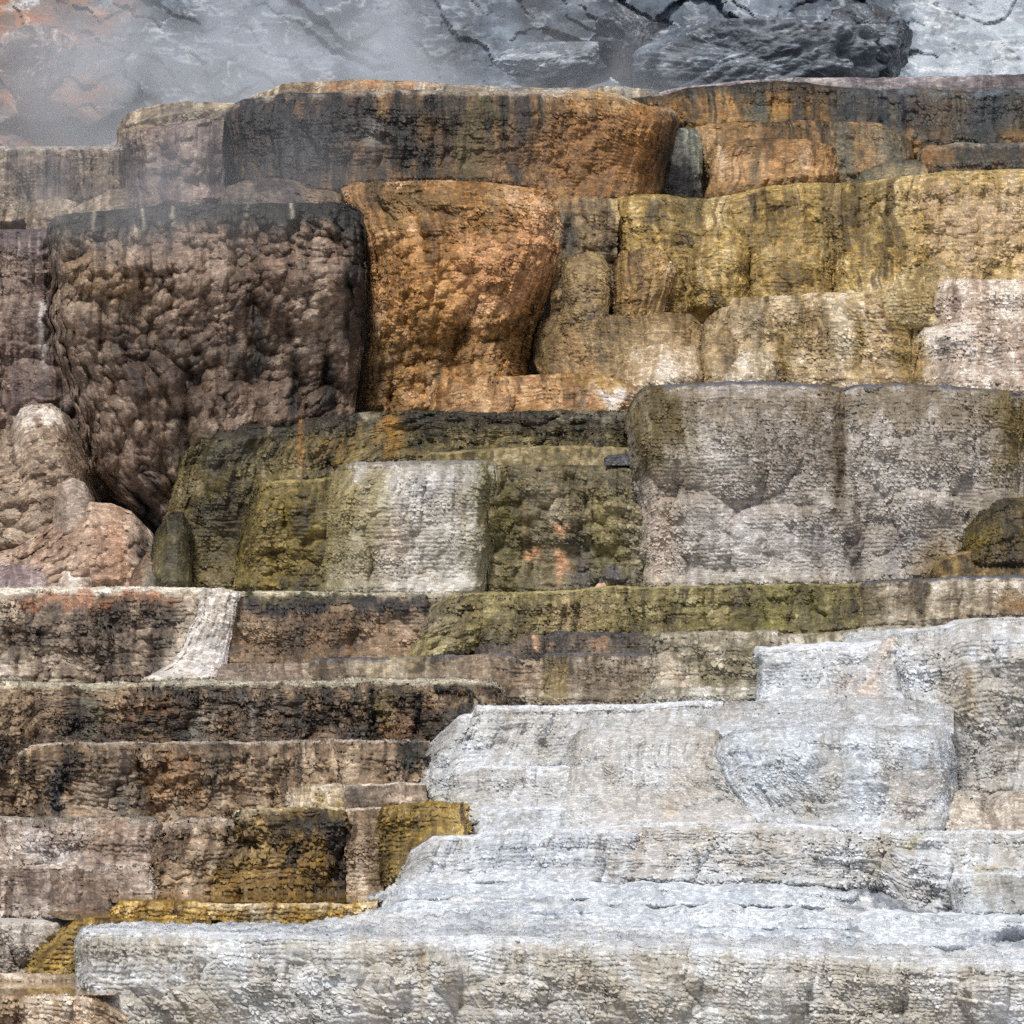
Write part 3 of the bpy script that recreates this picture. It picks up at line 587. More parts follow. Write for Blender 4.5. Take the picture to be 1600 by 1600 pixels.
mound("pale peach dome with a white crown in front of the broad tan swelling", [(955, 570), (965, 552), (990, 541), (1040, 537), (1085, 542), (1105, 560), (1112, 585)], 622, 6.15, ['#7d6641', '#a58c68', '#c4b094', '#d8cdbd'], rl=(40, .5), rr=(40, .5), s=2.3, bul=8, stains=[('#dbd5d0', 1020, 560, 1065, 605, .7)])
terr("great orange bastion with olive streaks and a smooth rounded brow", [(529, 305), (536, 293), (560, 286), (620, 285), (700, 283), (760, 286), (800, 291), (850, 297), (868, 306), (877, 325)], [(529, 660), (877, 610)], 6.6,
     ['#523818', '#8a5f2a', '#ac7c42', '#c29565', '#d3ae88'], left=[(300, 530), (340, 552), (400, 570), (470, 578), (560, 570), (660, 560)], right=[(320, 878), (360, 880), (410, 876), (450, 864), (500, 838), (560, 828), (610, 826)], rl=(60, .8), rr=(110, .8), lip=26, s=2.3, g=2.0, fl=(9, 46), lobe=(20, 150), bul=34, k=[(30, 7, 1), (14, 3, 1)], back=1.6, rimpx=26,
     stains=[('#4a3a17', 590, 290, 680, 360, .65), ('#54431b', 755, 295, 790, 380, .6), ('#4f3d18', 690, 300, 720, 360, .4), ('#bf8b62', 720, 340, 880, 470, .55, 30), ('#5a4018', 560, 500, 840, 600, .45, 30), ('#2e2415', 562, 560, 620, 650, .6), ('#c08c48', 640, 400, 720, 520, .4, 30), ('#352a14', 680, 560, 690, 650, .6, 5)],
     lumps=[(780, 420, 100, 60, 110, 16), (640, 470, 90, 70, 90, 12), (760, 585, 55, 24, 60, 10), (660, 600, 50, 40, 60, 10), (590, 590, 26, 50, 60, 10)])
terr("low orange ledge at the foot of the orange bastion", [(672, 612), (684, 594), (720, 590), (800, 588), (870, 584), (940, 587), (985, 597), (1010, 608)], 660, 6.0, ['#5c4020', '#93683a', '#b48a5a', '#c9a983'], left=[(600, 676), (660, 668)], rl=(40, .5), s=2.3, fl=(4, 40), lobe=(8, 100), stains=[('#e0dcd8', 930, 608, 1000, 640, .8), ('#8f7434', 880, 590, 980, 606, .5)], lumps=[(930, 612, 70, 6, 70, 9), (745, 622, 60, 5, 60, 8)])

mound("olive gold lobe tucked beneath the saddle of the long golden terrace", [(1072, 372), (1088, 356), (1120, 351), (1150, 353), (1170, 366)], 480, 6.72, GLD, rl=(34, .35), rr=(34, .35), s=2.1, bul=10, fl=(4, 30), k=[(18, 3, 1)], stains=[('#52401c', 1070, 360, 1100, 470, .5)])
mound("wide olive gold lobe beside the saddle lobe under the golden brow", [(1168, 378), (1190, 362), (1230, 356), (1270, 360), (1298, 376)], 480, 6.78, GLD, rl=(46, .4), rr=(46, .4), s=2.1, bul=12, fl=(4, 30), k=[(18, 3, 1)], stains=[('#6b5426', 1180, 370, 1290, 470, .4)])
mound("grey tan lump low in the recess beside the orange bastion", [(878, 420), (888, 402), (915, 396), (940, 400), (952, 416)], 520, 6.6, ['#46382a', '#6e5a3e', '#8f7850', '#ab9468'], rl=(24, .3), rr=(24, .3), s=1.9, bul=8, k=[(18, 4, 1)])
mound("tan shoulder at the foot of the golden leg shaped knob", [(985, 510), (1000, 494), (1040, 488), (1080, 492), (1098, 510)], 560, 6.42, ['#4f3d20', '#7a613a', '#9b815a', '#b59d78'], rl=(34, .4), rr=(34, .4), s=2.2, bul=8)
mound("rounded ochre shoulder under the first end of the stepped ochre terrace", [(1096, 520), (1104, 504), (1128, 497), (1150, 502), (1160, 518)], 610, 6.22, ['#54422a', '#876f48', '#a8916a', '#c0ad8c'], rl=(24, .3), rr=(24, .3), s=2.2, bul=6)
# the big knobbly mass with a black brim
terr("big brown knobbly mass tapering downward under a black brim with white drips", [(70, 372), (74, 352), (85, 340), (115, 332), (180, 328), (240, 323), (320, 319), (430, 317), (520, 317), (556, 322), (568, 335)], [(70, 830), (240, 840), (568, 690)], 6.3,
     ['#3a2d25', '#5b493c', '#755f50', '#8a7565', '#a28f7e'], left=[(365, 71), (430, 80), (480, 74), (540, 82), (600, 104), (660, 122), (740, 140), (790, 190), (830, 215)], right=[(330, 568), (420, 574), (520, 566), (600, 560), (690, 552)],
     rl=(100, .8), rr=(60, .35), lip=14, s=0.9, g=1.8, fl=(16, 62), lobe=(20, 150), bul=36, k=[(27, 13, .85), (13, 6, .85)], sub=9000, back=1.5, rimpx=40, st=.55,
     lumps=[(240, 600, 52, 40, 190, 36), (350, 640, 62, 50, 130, 30), (430, 640, 55, 44, 90, 26), (500, 640, 40, 42, 80, 22), (220, 420, 130, 22, 60, 16), (480, 430, 95, 28, 90, 22), (330, 440, 80, 22, 60, 14), (132, 500, 28, 26, 90, 16), (210, 740, 30, 60, 80, 20), (170, 690, 26, 50, 80, 16)],
     rim=(40, '#14130f', .96), stains=[('#100f0e', 395, 490, 410, 600, .85, 8), ('#121110', 452, 540, 464, 660, .95, 6), ('#121110', 508, 560, 522, 660, .95, 6), ('#0f0e0d', 545, 330, 580, 560, .85, 12), ('#17130f', 300, 520, 420, 590, .4, 25), ('#9c8970', 100, 430, 250, 520, .4, 25), ('#8e6b45', 85, 390, 230, 480, .35), ('#141210', 205, 770, 245, 850, .9), ('#2d211b', 150, 540, 330, 600, .5), ('#8a7c6c', 72, 335, 110, 420, .5), ('#b9b09a', 142, 328, 148, 370, .9, 3), ('#c3bda4', 222, 324, 227, 365, .9, 3), ('#c3bda4', 268, 322, 273, 355, .8, 3), ('#c3bda4', 384, 318, 390, 350, .8, 3), ('#c9c4b0', 452, 318, 458, 345, .9, 3), ('#94897e', 270, 620, 290, 760, .5, 10)])
terr("purple curtain of pale drips at the frame beside the black brimmed mass", [(-90, 360), (20, 358), (60, 357), (84, 356), (150, 354), (170, 360)], 900, 7.6, ['#3a2c2a', '#594743', '#776359', '#948173'], rr=(20, .3), lip=14, s=1.4, fl=(5, 14), lobe=(12, 90), k=[(22, 9, 1)], st=.5, rim=(42, '#54464c', .8), rimpx=46, stains=[('#c4b5a4', 28, 366, 31, 405, .9, 2), ('#c4b5a4', 44, 366, 47, 410, .9, 2), ('#bcae9e', 58, 366, 61, 400, .8, 2), ('#d9d6d4', 62, 470, 74, 580, .85, 5)], lumps=[(50, 600, 50, 40, 80, 14), (30, 500, 50, 40, 70, 12)])
# lumps heaped at the lower left of that mass
mound("cream capped mound at the frame below the purple curtain", [(-60, 690), (20, 668), (42, 641), (60, 633), (95, 630), (110, 640), (128, 690)], 850, 6.1, ['#4c3b2e', '#786351', '#9c8773', '#b8a692'], right=[(640, 110), (720, 136), (800, 150), (850, 150)], rl=(30, .4), rr=(40, .6), s=1.6, bul=12, k=[(24, 7, 1), (12, 3, 1)], stains=[('#d9cfc4', 34, 628, 112, 668, .9, 10)], lumps=[(75, 668, 55, 7, 120, 8)])
mound("smooth grey tan ball leaning on the cream capped mound", [(82, 775), (92, 754), (112, 746), (132, 754), (145, 780)], 835, 5.85, ['#7a6a5c', '#96867a', '#aa9b8f', '#b9aca1'], rl=(28, .35), rr=(28, .35), s=1.0, bul=4, lip=22)
mound("pinkish tan mound with soft lobes spreading below the smooth ball", [(-60, 880), (24, 856), (60, 832), (105, 800), (140, 785), (175, 786), (205, 800), (236, 832), (262, 890)], 930, 5.7, ['#7c6252', '#a0846f', '#bba18c', '#cdb9a7'], rl=(110, .6), rr=(50, .5), s=1.2, bul=6, k=[(30, 13, 1), (14, 5, 1)], lumps=[(170, 870, 36, 24, 50, 10), (112, 880, 40, 28, 40, 10)], stains=[('#3b3632', 205, 835, 235, 885, .7), ('#b9845e', 150, 800, 200, 930, .35)])
mound("mauve grey dome with ring lines at the frame above the white crusted wall", [(-50, 905), (-10, 888), (25, 882), (60, 884), (82, 896), (90, 918)], 940, 5.5, ['#6a585a', '#87757a', '#9f8f90', '#b0a29f'], rr=(34, .4), s=1.2, bul=3)
mound("white frosted dome beside the mauve grey dome", [(78, 915), (86, 898), (105, 880), (130, 873), (146, 884), (152, 915)], 940, 5.52, ['#8b7869', '#aa998a', '#c3b6aa', '#d6cdc5'], rl=(28, .35), rr=(28, .35), s=1.1, bul=3, k=[(16, 3, 1)])
mound("wet brown knob at the base of the olive wall", [(200, 915), (208, 888), (228, 868), (246, 880), (252, 915)], 940, 5.5, ['#4c3a2e', '#705543', '#8d725c', '#a28a75'], rl=(20, .3), rr=(20, .3), s=1.3, bul=3, stains=[('#63726f', 235, 890, 260, 930, .6)])

# ------------------------------------------------------------------ middle tier, lower half
terr("long olive wall with black brow ending in a tall rounded corner", [(294, 690), (300, 675), (320, 668), (430, 661), (470, 655), (520, 650), (560, 645), (640, 642), (720, 643), (800, 645), (870, 642), (960, 643), (995, 646)], [(294, 930), (500, 930), (620, 760), (995, 745)], 5.75,
     OLV, left=[(685, 295), (720, 274), (790, 262), (840, 250), (930, 244)], rl=(70, .8), lip=12, s=2.2, fl=(7, 32), lobe=(14, 110), bul=8, k=[(24, 7, 1)], lumps=[(540, 700, 30, 18, 50, 12), (498, 698, 22, 14, 40, 10), (600, 715, 45, 10, 40, 10), (355, 700, 40, 24, 120, 8), (450, 710, 40, 30, 60, 8)], rim=(24, '#23211a', .8),
     stains=[('#9a6c25', 592, 645, 622, 725, .9, 8), ('#a06a28', 466, 656, 474, 740, .9, 4), ('#a5792f', 505, 690, 550, 730, .55), ('#53492b', 250, 780, 400, 930, .5), ('#4a4a40', 320, 668, 400, 740, .55), ('#b3ac98', 560, 642, 592, 652, .7, 5), ('#b7b29f', 860, 642, 990, 656, .5, 5)])
mound("small dark olive knob at the foot of the rounded corner", [(238, 860), (245, 830), (262, 805), (285, 800), (300, 830)], 940, 5.5, ['#29271a', '#454029', '#5d5535', '#776c4a'], rl=(24, .35), rr=(20, .3), s=2.0, bul=6)
terr("thin olive step under the black brow of the long olive wall", [(650, 722), (672, 708), (740, 702), (830, 698), (900, 697), (980, 698), (995, 700)], 745, 5.45, OLV[1:] + ['#9c8f68'], rl=(40, .4), s=2.0, lobe=(4, 90), lip=7, rim=(4, '#8a7e58', .8))
tan_ = ['#3a341c', '#5d5436', '#7a7055', '#93896f']
terr("olive grey wall spotted with peach patches", [(762, 724), (800, 724), (900, 727), (985, 728), (1030, 730)], 935, 5.25, tan_, s=2.1, fl=(6, 44), lobe=(16, 120), bul=6, lip=7, k=[(20, 5, 1)], lumps=[(870, 790, 55, 40, 140, 10), (800, 830, 28, 24, 60, 12), (960, 800, 35, 60, 120, 12), (800, 880, 34, 30, 50, 12)],
     stains=[('#d0956a', 860, 826, 886, 842, .98, 4), ('#d0956a', 862, 862, 884, 892, .98, 4), ('#c9926b', 820, 858, 842, 880, .95, 4), ('#cf9a72', 862, 760, 869, 782, .9, 3), ('#c0936e', 815, 785, 822, 850, .7, 4), ('#c9926b', 868, 892, 876, 914, .9, 3), ('#44413a', 880, 840, 960, 910, .7), ('#4b4413', 775, 750, 812, 930, .7), ('#7f7335', 920, 780, 975, 930, .5), ('#332b17', 930, 735, 985, 790, .6), ('#a39a88', 820, 760, 880, 840, .5), ('#4c4a4c', 880, 892, 1000, 930, .9)])
o = rock("rock_slab", "small dark slate slab wedged where the thin olive step meets the great grey block", "rock", [(944, 716), (952, 712), (980, 710), (992, 711)], 727, 5.12, ['#26282e', '#3c3f46', '#555860'], s=1.2, parts=False, lip=2, rl=(3, .02), ext=0, back=.3, group="loose dark rocks")
terr("white streaked wall with a rounded shoulder beside the peach spotted wall", [(522, 738), (532, 727), (560, 723), (640, 721), (700, 720), (760, 721), (774, 724), (779, 732)], 935, 5.0, ['#8a8272', '#aaa498', '#bfbbb4', '#cdcbc8', '#dad9d7'], left=[(735, 522), (770, 505), (820, 494), (935, 484)], right=[(730, 779), (780, 782), (840, 778), (900, 766), (935, 762)], rl=(60, .7), rr=(36, .6), s=2.2, fl=(6, 44), lobe=(12, 110), bul=12, k=[(18, 2, 1)], lip=8, var=.7, tone=.6, tread=1.5, rib=2.2,
     lumps=[(640, 755, 70, 10, 190, 10), (720, 760, 36, 16, 190, 8), (540, 880, 46, 50, 70, 10)], rim=(7, '#7d7a76', .7), stains=[('#6b6036', 486, 725, 548, 935, .85, 26), ('#8f8257', 500, 740, 590, 890, .7), ('#6f673f', 748, 722, 800, 935, .6, 20), ('#7d7350', 570, 730, 585, 930, .65, 7), ('#5e5d5a', 650, 725, 720, 790, .45), ('#8d8264', 715, 760, 730, 860, .6, 7), ('#c8b1a0', 585, 815, 625, 900, .4), ('#4a4012', 758, 740, 800, 935, .7)])
terr("golden olive stepped buttress at the white streaked wall's shoulder", [(396, 770), (402, 756), (430, 751), (480, 750), (520, 745), (545, 742)], 935, 5.25, ['#2e2711', '#52471f', '#776630', '#94834e'], left=[(765, 396), (790, 388), (850, 372), (935, 366)], rl=(40, .5), s=2.2, fl=(5, 40), lobe=(6, 60), bul=8, k=[(20, 5, 1)], lip=10, lumps=[(480, 800, 34, 40, 140, 16), (395, 800, 50, 12, 140, 10)], rim=(5, '#a59560', .6))
terr("great grey block split by a dark cleft with pale lobes at its foot", [(968, 660), (978, 632), (988, 615), (1005, 604), (1060, 600), (1130, 598), (1210, 597), (1280, 601), (1310, 606), (1345, 602), (1400, 600), (1470, 603), (1540, 608), (1570, 611), (1620, 618)], 935, 4.95,
     ['#675d4f', '#8a8074', '#a29a92', '#b5afa9', '#c6c2be'], left=[(650, 974), (700, 984), (760, 990), (800, 1000), (935, 1008)], rl=(60, .25), rr=(60, .8), lip=9, s=2.3, g=2, fl=(6, 44), lobe=(14, 140), bul=10, k=[(26, 3, 1)], back=1.3, st=.6, var=.7, tone=.65, sub=12000, tread=1.2, rib=2.4,
     lumps=[(1316, 690, 16, 120, 110, -16), (1330, 800, 10, 60, 60, -8), (1080, 800, 70, 20, 150, 12), (1220, 820, 90, 30, 120, 12), (1450, 790, 60, 12, 130, 12), (1310, 800, 36, 22, 140, 12), (1040, 700, 45, 40, 60, 9), (990, 690, 24, 50, 60, 12), (1150, 700, 100, 70, 90, 10), (1430, 690, 100, 70, 100, 10), (1030, 850, 40, 50, 90, 10)],
     rim=(6, '#4f5260', .85), stains=[('#54451f', 965, 605, 1060, 740, .8, 20), ('#4a3a22', 1300, 610, 1325, 790, .9, 8), ('#3f3322', 1308, 640, 1322, 780, .9, 5), ('#6b5c46', 1060, 605, 1640, 655, .6, 20), ('#c3c3c4', 1060, 800, 1280, 930, .6, 30), ('#c6c3c0', 1290, 830, 1320, 930, .7, 10), ('#57514e', 1318, 820, 1345, 930, .6, 10), ('#6d6b6f', 1255, 830, 1285, 880, .5), ('#5d4b18', 1560, 615, 1640, 760, .85), ('#b99e88', 1010, 740, 1060, 930, .4), ('#6f6f76', 1380, 850, 1440, 890, .4), ('#6b5733', 1440, 850, 1500, 930, .6)])
mound("dark amber mound at the frame under the great grey block", [(1500, 850), (1515, 818), (1530, 800), (1560, 780), (1620, 775)], 880, 4.75, ['#1f190d', '#3b3015', '#574722', '#70603a'], rl=(50, .5), s=2.2, bul=8, k=[(20, 4, 1)], stains=[('#6e6018', 1495, 825, 1545, 870, .7)])
terr("dark amber step at the frame below the dark amber mound", [(1440, 905), (1462, 880), (1490, 866), (1530, 858), (1620, 856)], 930, 4.6, ['#2a2010', '#493818', '#695327', '#8a7346'], rl=(60, .6), s=2.3, lip=9, lobe=(5, 100), rim=(4, '#8d7a58', .8))

# ------------------------------------------------------------------ the level walls across the middle
terr("brown wall with a thick white crusted lip at the frame beside the cascade", [(-90, 920), (60, 919), (200, 917), (310, 918), (350, 919)], 1080, 4.3, ['#2a211b', '#54463b', '#7b6a5a', '#9c8c7b', '#b9ac9d'], rr=(30, .4), s=3.0, size=1.05, fl=(5, 44), lobe=(8, 130), bul=4, k=[(16, 5, 1)], lip=12, back=1.2, rimpx=22,
     rim=(15, '#d9d5c6', .97), stains=[('#9a6446', 20, 932, 290, 952, .75), ('#241d16', 235, 950, 262, 1060, .7), ('#c3b7a4', 262, 930, 330, 1080, .7), ('#2e261d', 120, 960, 160, 1010, .5), ('#cfcac2', -60, 1045, 40, 1080, .6)])
terr("brown wall with a black stain under its mossy lip beside the cascade", [(330, 926), (372, 924), (500, 925), (620, 927), (720, 928)], 1055, 4.35, ['#33271c', '#5d4936', '#7f6850', '#9d866c'], s=2.8, fl=(4, 44), lobe=(8, 130), bul=4, k=[(20, 5, 1)], lip=9, back=1.2, rim=(9, '#b9b49c', .9), lumps=[(500, 985, 110, 20, 60, 10), (420, 980, 50, 20, 60, 8)], stains=[('#17161a', 380, 935, 680, 960, .9, 10), ('#3a3a1c', 380, 930, 560, 940, .7, 5), ('#96734f', 480, 990, 680, 1040, .4), ('#bda590', 625, 965, 660, 1020, .7, 8)])
rock("cascade", "white frothy cascade pouring through a gap in the crusted lip", "cascade", [(314, 919), (325, 921), (345, 921), (362, 923), (378, 928)], 1062, 4.15, ['#a59a8e', '#c4bab0', '#d6d0ca', '#e4e1de'], left=[(920, 314), (950, 310), (985, 300), (1020, 280), (1040, 262), (1062, 225)], right=[(925, 378), (950, 370), (1000, 360), (1040, 352), (1062, 340)], rl=(16, .12), rr=(14, .12), s=1.6, size=.9, g=2.0, fl=(6, 11), st=.9, k=[(15, 3, .7)], bat=.3, lip=12, parts=False, var=.8, sub=0, stains=[('#b9bcc6', 300, 1000, 360, 1050, .4)], group="white water runs")
mound("mauve flowing foot where the cascade lands", [(300, 1062), (320, 1046), (350, 1038), (400, 1037), (470, 1036), (500, 1036)], 1082, 4.0, ['#5c4c42', '#82715f', '#a3937f', '#c1b4a3'], rl=(60, .4), s=2.5, lip=14, stains=[('#6d5f5c', 330, 1040, 440, 1070, .5)])
terr("mossy olive wall running from the cascade brown to the tan corner block", [(628, 985), (640, 965), (665, 945), (690, 931), (720, 928), (800, 925), (900, 922), (930, 917), (1050, 917), (1200, 915), (1338, 912), (1350, 912)], [(628, 1040), (760, 1010), (1350, 1000)], 4.25, ['#2d2713', '#4f4623', '#6d6236', '#8b8053', '#a59a70'],
     left=[(970, 640), (1000, 628), (1040, 618)], rl=(70, .6), s=2.6, fl=(5, 40), lobe=(12, 130), bul=5, lip=10, k=[(18, 4, 1)], rim=(4, '#a79d66', .7), stains=[('#6e6250', 670, 945, 760, 1010, .5), ('#9a7c5e', 850, 940, 950, 990, .35), ('#6c6822', 1180, 925, 1330, 990, .45), ('#7c7573', 640, 970, 690, 1010, .5), ('#241f10', 1240, 930, 1330, 1000, .4)], lumps=[(700, 990, 50, 30, 50, 12), (780, 985, 60, 40, 40, 8)])
terr("tan corner block with slate blue edge at the frame above the white terraces", [(1326, 930), (1334, 914), (1350, 908), (1420, 905), (1500, 901), (1700, 899)], 1000, 4.15, ['#3c3224', '#6d5e47', '#938670', '#b3a998', '#c9c2b6'], left=[(920, 1332), (1000, 1322)], rl=(30, .5), s=2.6, fl=(6, 44), lobe=(10, 110), lip=9, rim=(5, '#4b505e', .85), stains=[('#54482a', 1326, 910, 1380, 1000, .7), ('#27221a', 1430, 905, 1440, 950, .9, 5), ('#7c5528', 1560, 945, 1640, 975, .6)], lumps=[(1580, 950, 70, 12, 50, 9)])
terr("black and peach band under the mossy olive wall", [(735, 1004), (770, 990), (820, 986), (900, 988), (980, 990), (1030, 991)], 1040, 4.1, ['#1b191c', '#2f2a28', '#4c4239', '#6f5f4f'], rl=(60, .4), s=2.3, lobe=(4, 80), lip=9, rim=(4, '#4a4c5a', .7), stains=[('#c39a78', 832, 995, 842, 1022, .95, 4), ('#b98f6c', 855, 1000, 868, 1020, .9, 4), ('#b08762', 928, 995, 945, 1015, .8, 4), ('#8b7560', 800, 1000, 830, 1022, .6, 6)])
terr("brown stained wall with a slate lip between the black brimmed wall and the tan block", [(475, 1038), (490, 1030), (560, 1027), (640, 1026), (760, 1022), (900, 1021), (1030, 1021)], 1120, 3.95, ['#362c20', '#5f503e', '#81725f', '#9e917e', '#b5aa9a'], rl=(30, .3), s=2.6, fl=(5, 46), lobe=(8, 120), lip=8, bul=3, rim=(6, '#4d4f59', .75), stains=[('#a58d76', 725, 1030, 840, 1070, .5), ('#6f5a1f', 845, 1030, 875, 1100, .8), ('#a79b70', 590, 1030, 650, 1060, .5), ('#4a3d2c', 870, 1030, 1020, 1110, .4)])
terr("tan block with a square corner next to the white terraces", [(1012, 1000), (1018, 991), (1060, 988), (1150, 987), (1210, 986), (1225, 991), (1300, 988), (1335, 985), (1345, 982), (1420, 980)], 1100, 3.8, ['#5d5542', '#857c67', '#a59d8b', '#bfb9ab', '#d0cdc4'], left=[(995, 1016), (1100, 1016)], rl=(16, .5), s=3.2, size=1.1, fl=(5, 44), lobe=(7, 100), lip=6, stains=[('#a28263', 1035, 1040, 1075, 1080, .4), ('#6d6443', 1100, 1000, 1180, 1080, .4)], rim=(4, '#8b8470', .6))
terr("thin white edged step squeezed under the tan corner block", [(1000, 1086), (1012, 1077), (1100, 1074), (1200, 1073)], 1110, 3.55, ['#7d7869', '#a19c8f', '#bcb9b0', '#d2d1cc'], rl=(14, .4), s=2.6, lip=5, lumps=[(1140, 1088, 70, 4, 30, 9)])

# ------------------------------------------------------------------ brown steps, lower left
BD = ['#15120f', '#33281f', '#584534', '#7d664e', '#a08b70']
terr("dark brown wall with white crust lip and black wet runs, ending in a rounded nose", [(-90, 1068), (40, 1067), (160, 1068), (300, 1064), (420, 1066), (540, 1063), (680, 1062), (750, 1062), (778, 1068), (788, 1080)], [(-90, 1300), (30, 1300), (60, 1180), (790, 1180)], 3.2, BD, right=[(1070, 784), (1090, 790), (1180, 782)], rr=(40, .7), s=3.4, size=1.1, fl=(8, 50), lobe=(14, 110), bul=6, k=[(16, 4, 1)], lip=15, rimpx=18, back=1.5,
     rim=(9, '#c4c0ac', .93), stains=[('#4c5148', 122, 1085, 150, 1170, .8, 8), ('#1a1715', 100, 1100, 125, 1170, .8, 8), ('#14110f', 198, 1090, 206, 1170, .9, 4), ('#17130f', 295, 1090, 312, 1170, .8, 6), ('#c9c6be', 394, 1095, 399, 1165, .9, 3), ('#9e9c94', 300, 1100, 330, 1165, .5), ('#16130f', 575, 1075, 584, 1170, .9, 4), ('#13110e', 645, 1080, 655, 1170, .9, 4), ('#8b5a32', 200, 1090, 285, 1140, .5), ('#5b5420', 590, 1085, 610, 1135, .6), ('#7d4a24', 600, 1120, 640, 1170, .5), ('#57555a', 330, 1085, 460, 1120, .4)], lumps=[(255, 1110, 45, 30, 60, 10), (620, 1110, 36, 36, 60, 10), (700, 1110, 40, 24, 60, 8), (70, 1115, 46, 30, 60, 8)])
terr("brown wall of three lobes with a pale flat lip above the lilac steps", [(24, 1195), (30, 1176), (48, 1164), (90, 1161), (150, 1161), (300, 1160), (450, 1158), (640, 1157), (672, 1158)], 1300, 2.8, ['#2a2119', '#54422f', '#7a634a', '#9a836a', '#b7a48d'], left=[(1185, 26), (1230, 25), (1300, 24)], rl=(44, .7), s=3.6, size=1.15, fl=(6, 50), lobe=(8, 140), bul=8, k=[(18, 5, 1)], lip=16, rimpx=16, back=1.4,
     rim=(5, '#b5aaa0', .9), lumps=[(60, 1190, 40, 26, 120, 14), (155, 1185, 56, 24, 120, 18), (195, 1255, 42, 36, 50, 16), (340, 1185, 125, 22, 120, 18), (560, 1190, 95, 24, 110, 12)], stains=[('#23252e', 82, 1200, 100, 1290, .8, 7), ('#16120e', 95, 1170, 112, 1230, .6, 8), ('#8c8378', 150, 1200, 212, 1290, .55, 12), ('#1b1612', 215, 1165, 224, 1280, .7, 5), ('#141511', 625, 1160, 665, 1215, .8), ('#95693e', 240, 1200, 320, 1260, .4), ('#3a342c', 325, 1165, 350, 1280, .5, 8)])
rock("travertine_terrace", "small cream scaled step resting before the lobed brown wall", "terrace", [(440, 1240), (452, 1229), (480, 1226), (530, 1225), (545, 1229)], 1285, 2.5, ['#7b684c', '#a8967b', '#c4b7a2', '#dcd4c6'], left=[(1232, 450), (1285, 443)], rl=(16, .3), rr=(14, .3), s=4.0, size=1.2, lip=7, group="stepped travertine terraces", stains=[('#8a6c2c', 490, 1240, 540, 1265, .5)])
terr("brown grey step between the cream scaled step and the white shell terrace", [(540, 1228), (560, 1225), (620, 1224), (665, 1224)], 1285, 2.45, ['#3b3026', '#675749', '#8d7d6d', '#aa9c8d'], s=3.2, size=1.1, lip=7, rim=(4, '#c9bdae', .85), lumps=[(635, 1250, 40, 8, 30, 12)], stains=[('#1b1713', 535, 1228, 560, 1262, .7), ('#c3ada0', 600, 1245, 660, 1262, .6)])
terr("lilac brown step at the frame with a crusty pale lip", [(-90, 1278), (60, 1277), (150, 1278), (235, 1277), (252, 1283)], 1370, 2.35, ['#4c3d35', '#786659', '#998779', '#b5a69b', '#cbc2bb'], right=[(1283, 252), (1340, 246), (1370, 236)], rr=(22, .5), s=3.2, size=1.1, fl=(5, 40), lobe=(8, 100), lip=18, rimpx=14, bul=5, rim=(10, '#beb6ac', .75), stains=[('#c6c3c5', 30, 1300, 130, 1350, .5), ('#4b4a3a', 20, 1274, 250, 1282, .5, 4), ('#7d5f48', 130, 1300, 190, 1350, .5)])
terr("lilac brown step at the frame, just below the crusty lipped one", [(-90, 1350), (100, 1351), (200, 1351), (236, 1353), (244, 1360)], 1455, 2.1, ['#4a3c33', '#746256', '#968577', '#b1a297', '#c9bfb8'], right=[(1356, 243), (1455, 246)], rr=(20, .5), s=3.2, size=1.1, fl=(5, 40), lobe=(8, 110), lip=20, rimpx=14, bul=5, rim=(7, '#cfc4bb', .85), lumps=[(215, 1395, 34, 22, 50, 10), (70, 1405, 60, 26, 50, 10)], stains=[('#5a4434', 100, 1370, 190, 1430, .5), ('#bdb6b3', 40, 1390, 90, 1440, .4)])
terr("brown buttress with white veiled brow standing in the amber pool", [(238, 1310), (248, 1292), (262, 1283), (300, 1281), (345, 1280), (380, 1281)], 1412, 2.2, ['#3f3124', '#6c563f', '#90785c', '#ad977e', '#c6b7a6'], left=[(1295, 246), (1340, 238), (1412, 240)], rl=(26, .5), s=3.3, size=1.1, fl=(6, 36), lobe=(8, 90), bul=6, k=[(22, 6, 1)], lip=16, rimpx=16, rim=(12, '#cbc0b6', .7), lumps=[(300, 1340, 60, 20, 80, 12), (345, 1300, 30, 14, 60, 8)], stains=[('#2d2718', 320, 1340, 380, 1360, .5)])
terr("amber and black block reflected in the amber pool", [(362, 1275), (370, 1266), (420, 1264), (480, 1263), (545, 1262)], 1412, 2.05, ['#17120a', '#3b2d16', '#634c24', '#876c38', '#ad9158'], left=[(1268, 363), (1320, 372), (1360, 335), (1412, 328)], rr=(14, .5), s=4.2, size=1.2, fl=(6, 40), lobe=(7, 80), bul=5, k=[(16, 4, 1)], lip=8, rim=(4, '#d3c7a6', .85),
     lumps=[(430, 1350, 100, 14, 80, 14), (400, 1280, 50, 8, 30, 10)], stains=[('#86662a', 340, 1340, 530, 1400, .65), ('#191207', 430, 1280, 545, 1335, .75, 16), ('#120d07', 515, 1290, 550, 1400, .8, 10), ('#c9bda2', 370, 1268, 440, 1280, .6, 6), ('#8d7234', 430, 1266, 490, 1290, .5), ('#7d6c58', 330, 1290, 400, 1340, .5)])
terr("rosy beige column between the amber block and the golden block", [(540, 1266), (560, 1263), (600, 1262), (615, 1264)], 1412, 2.1, ['#54432f', '#8a745c', '#ad9880', '#c5b5a2'], s=2.8, fl=(6, 26), lobe=(6, 60), lip=10, bul=5, parts=False, rim=(4, '#d5c9b8', .8), stains=[('#3a2c14', 575, 1330, 600, 1412, .5)])
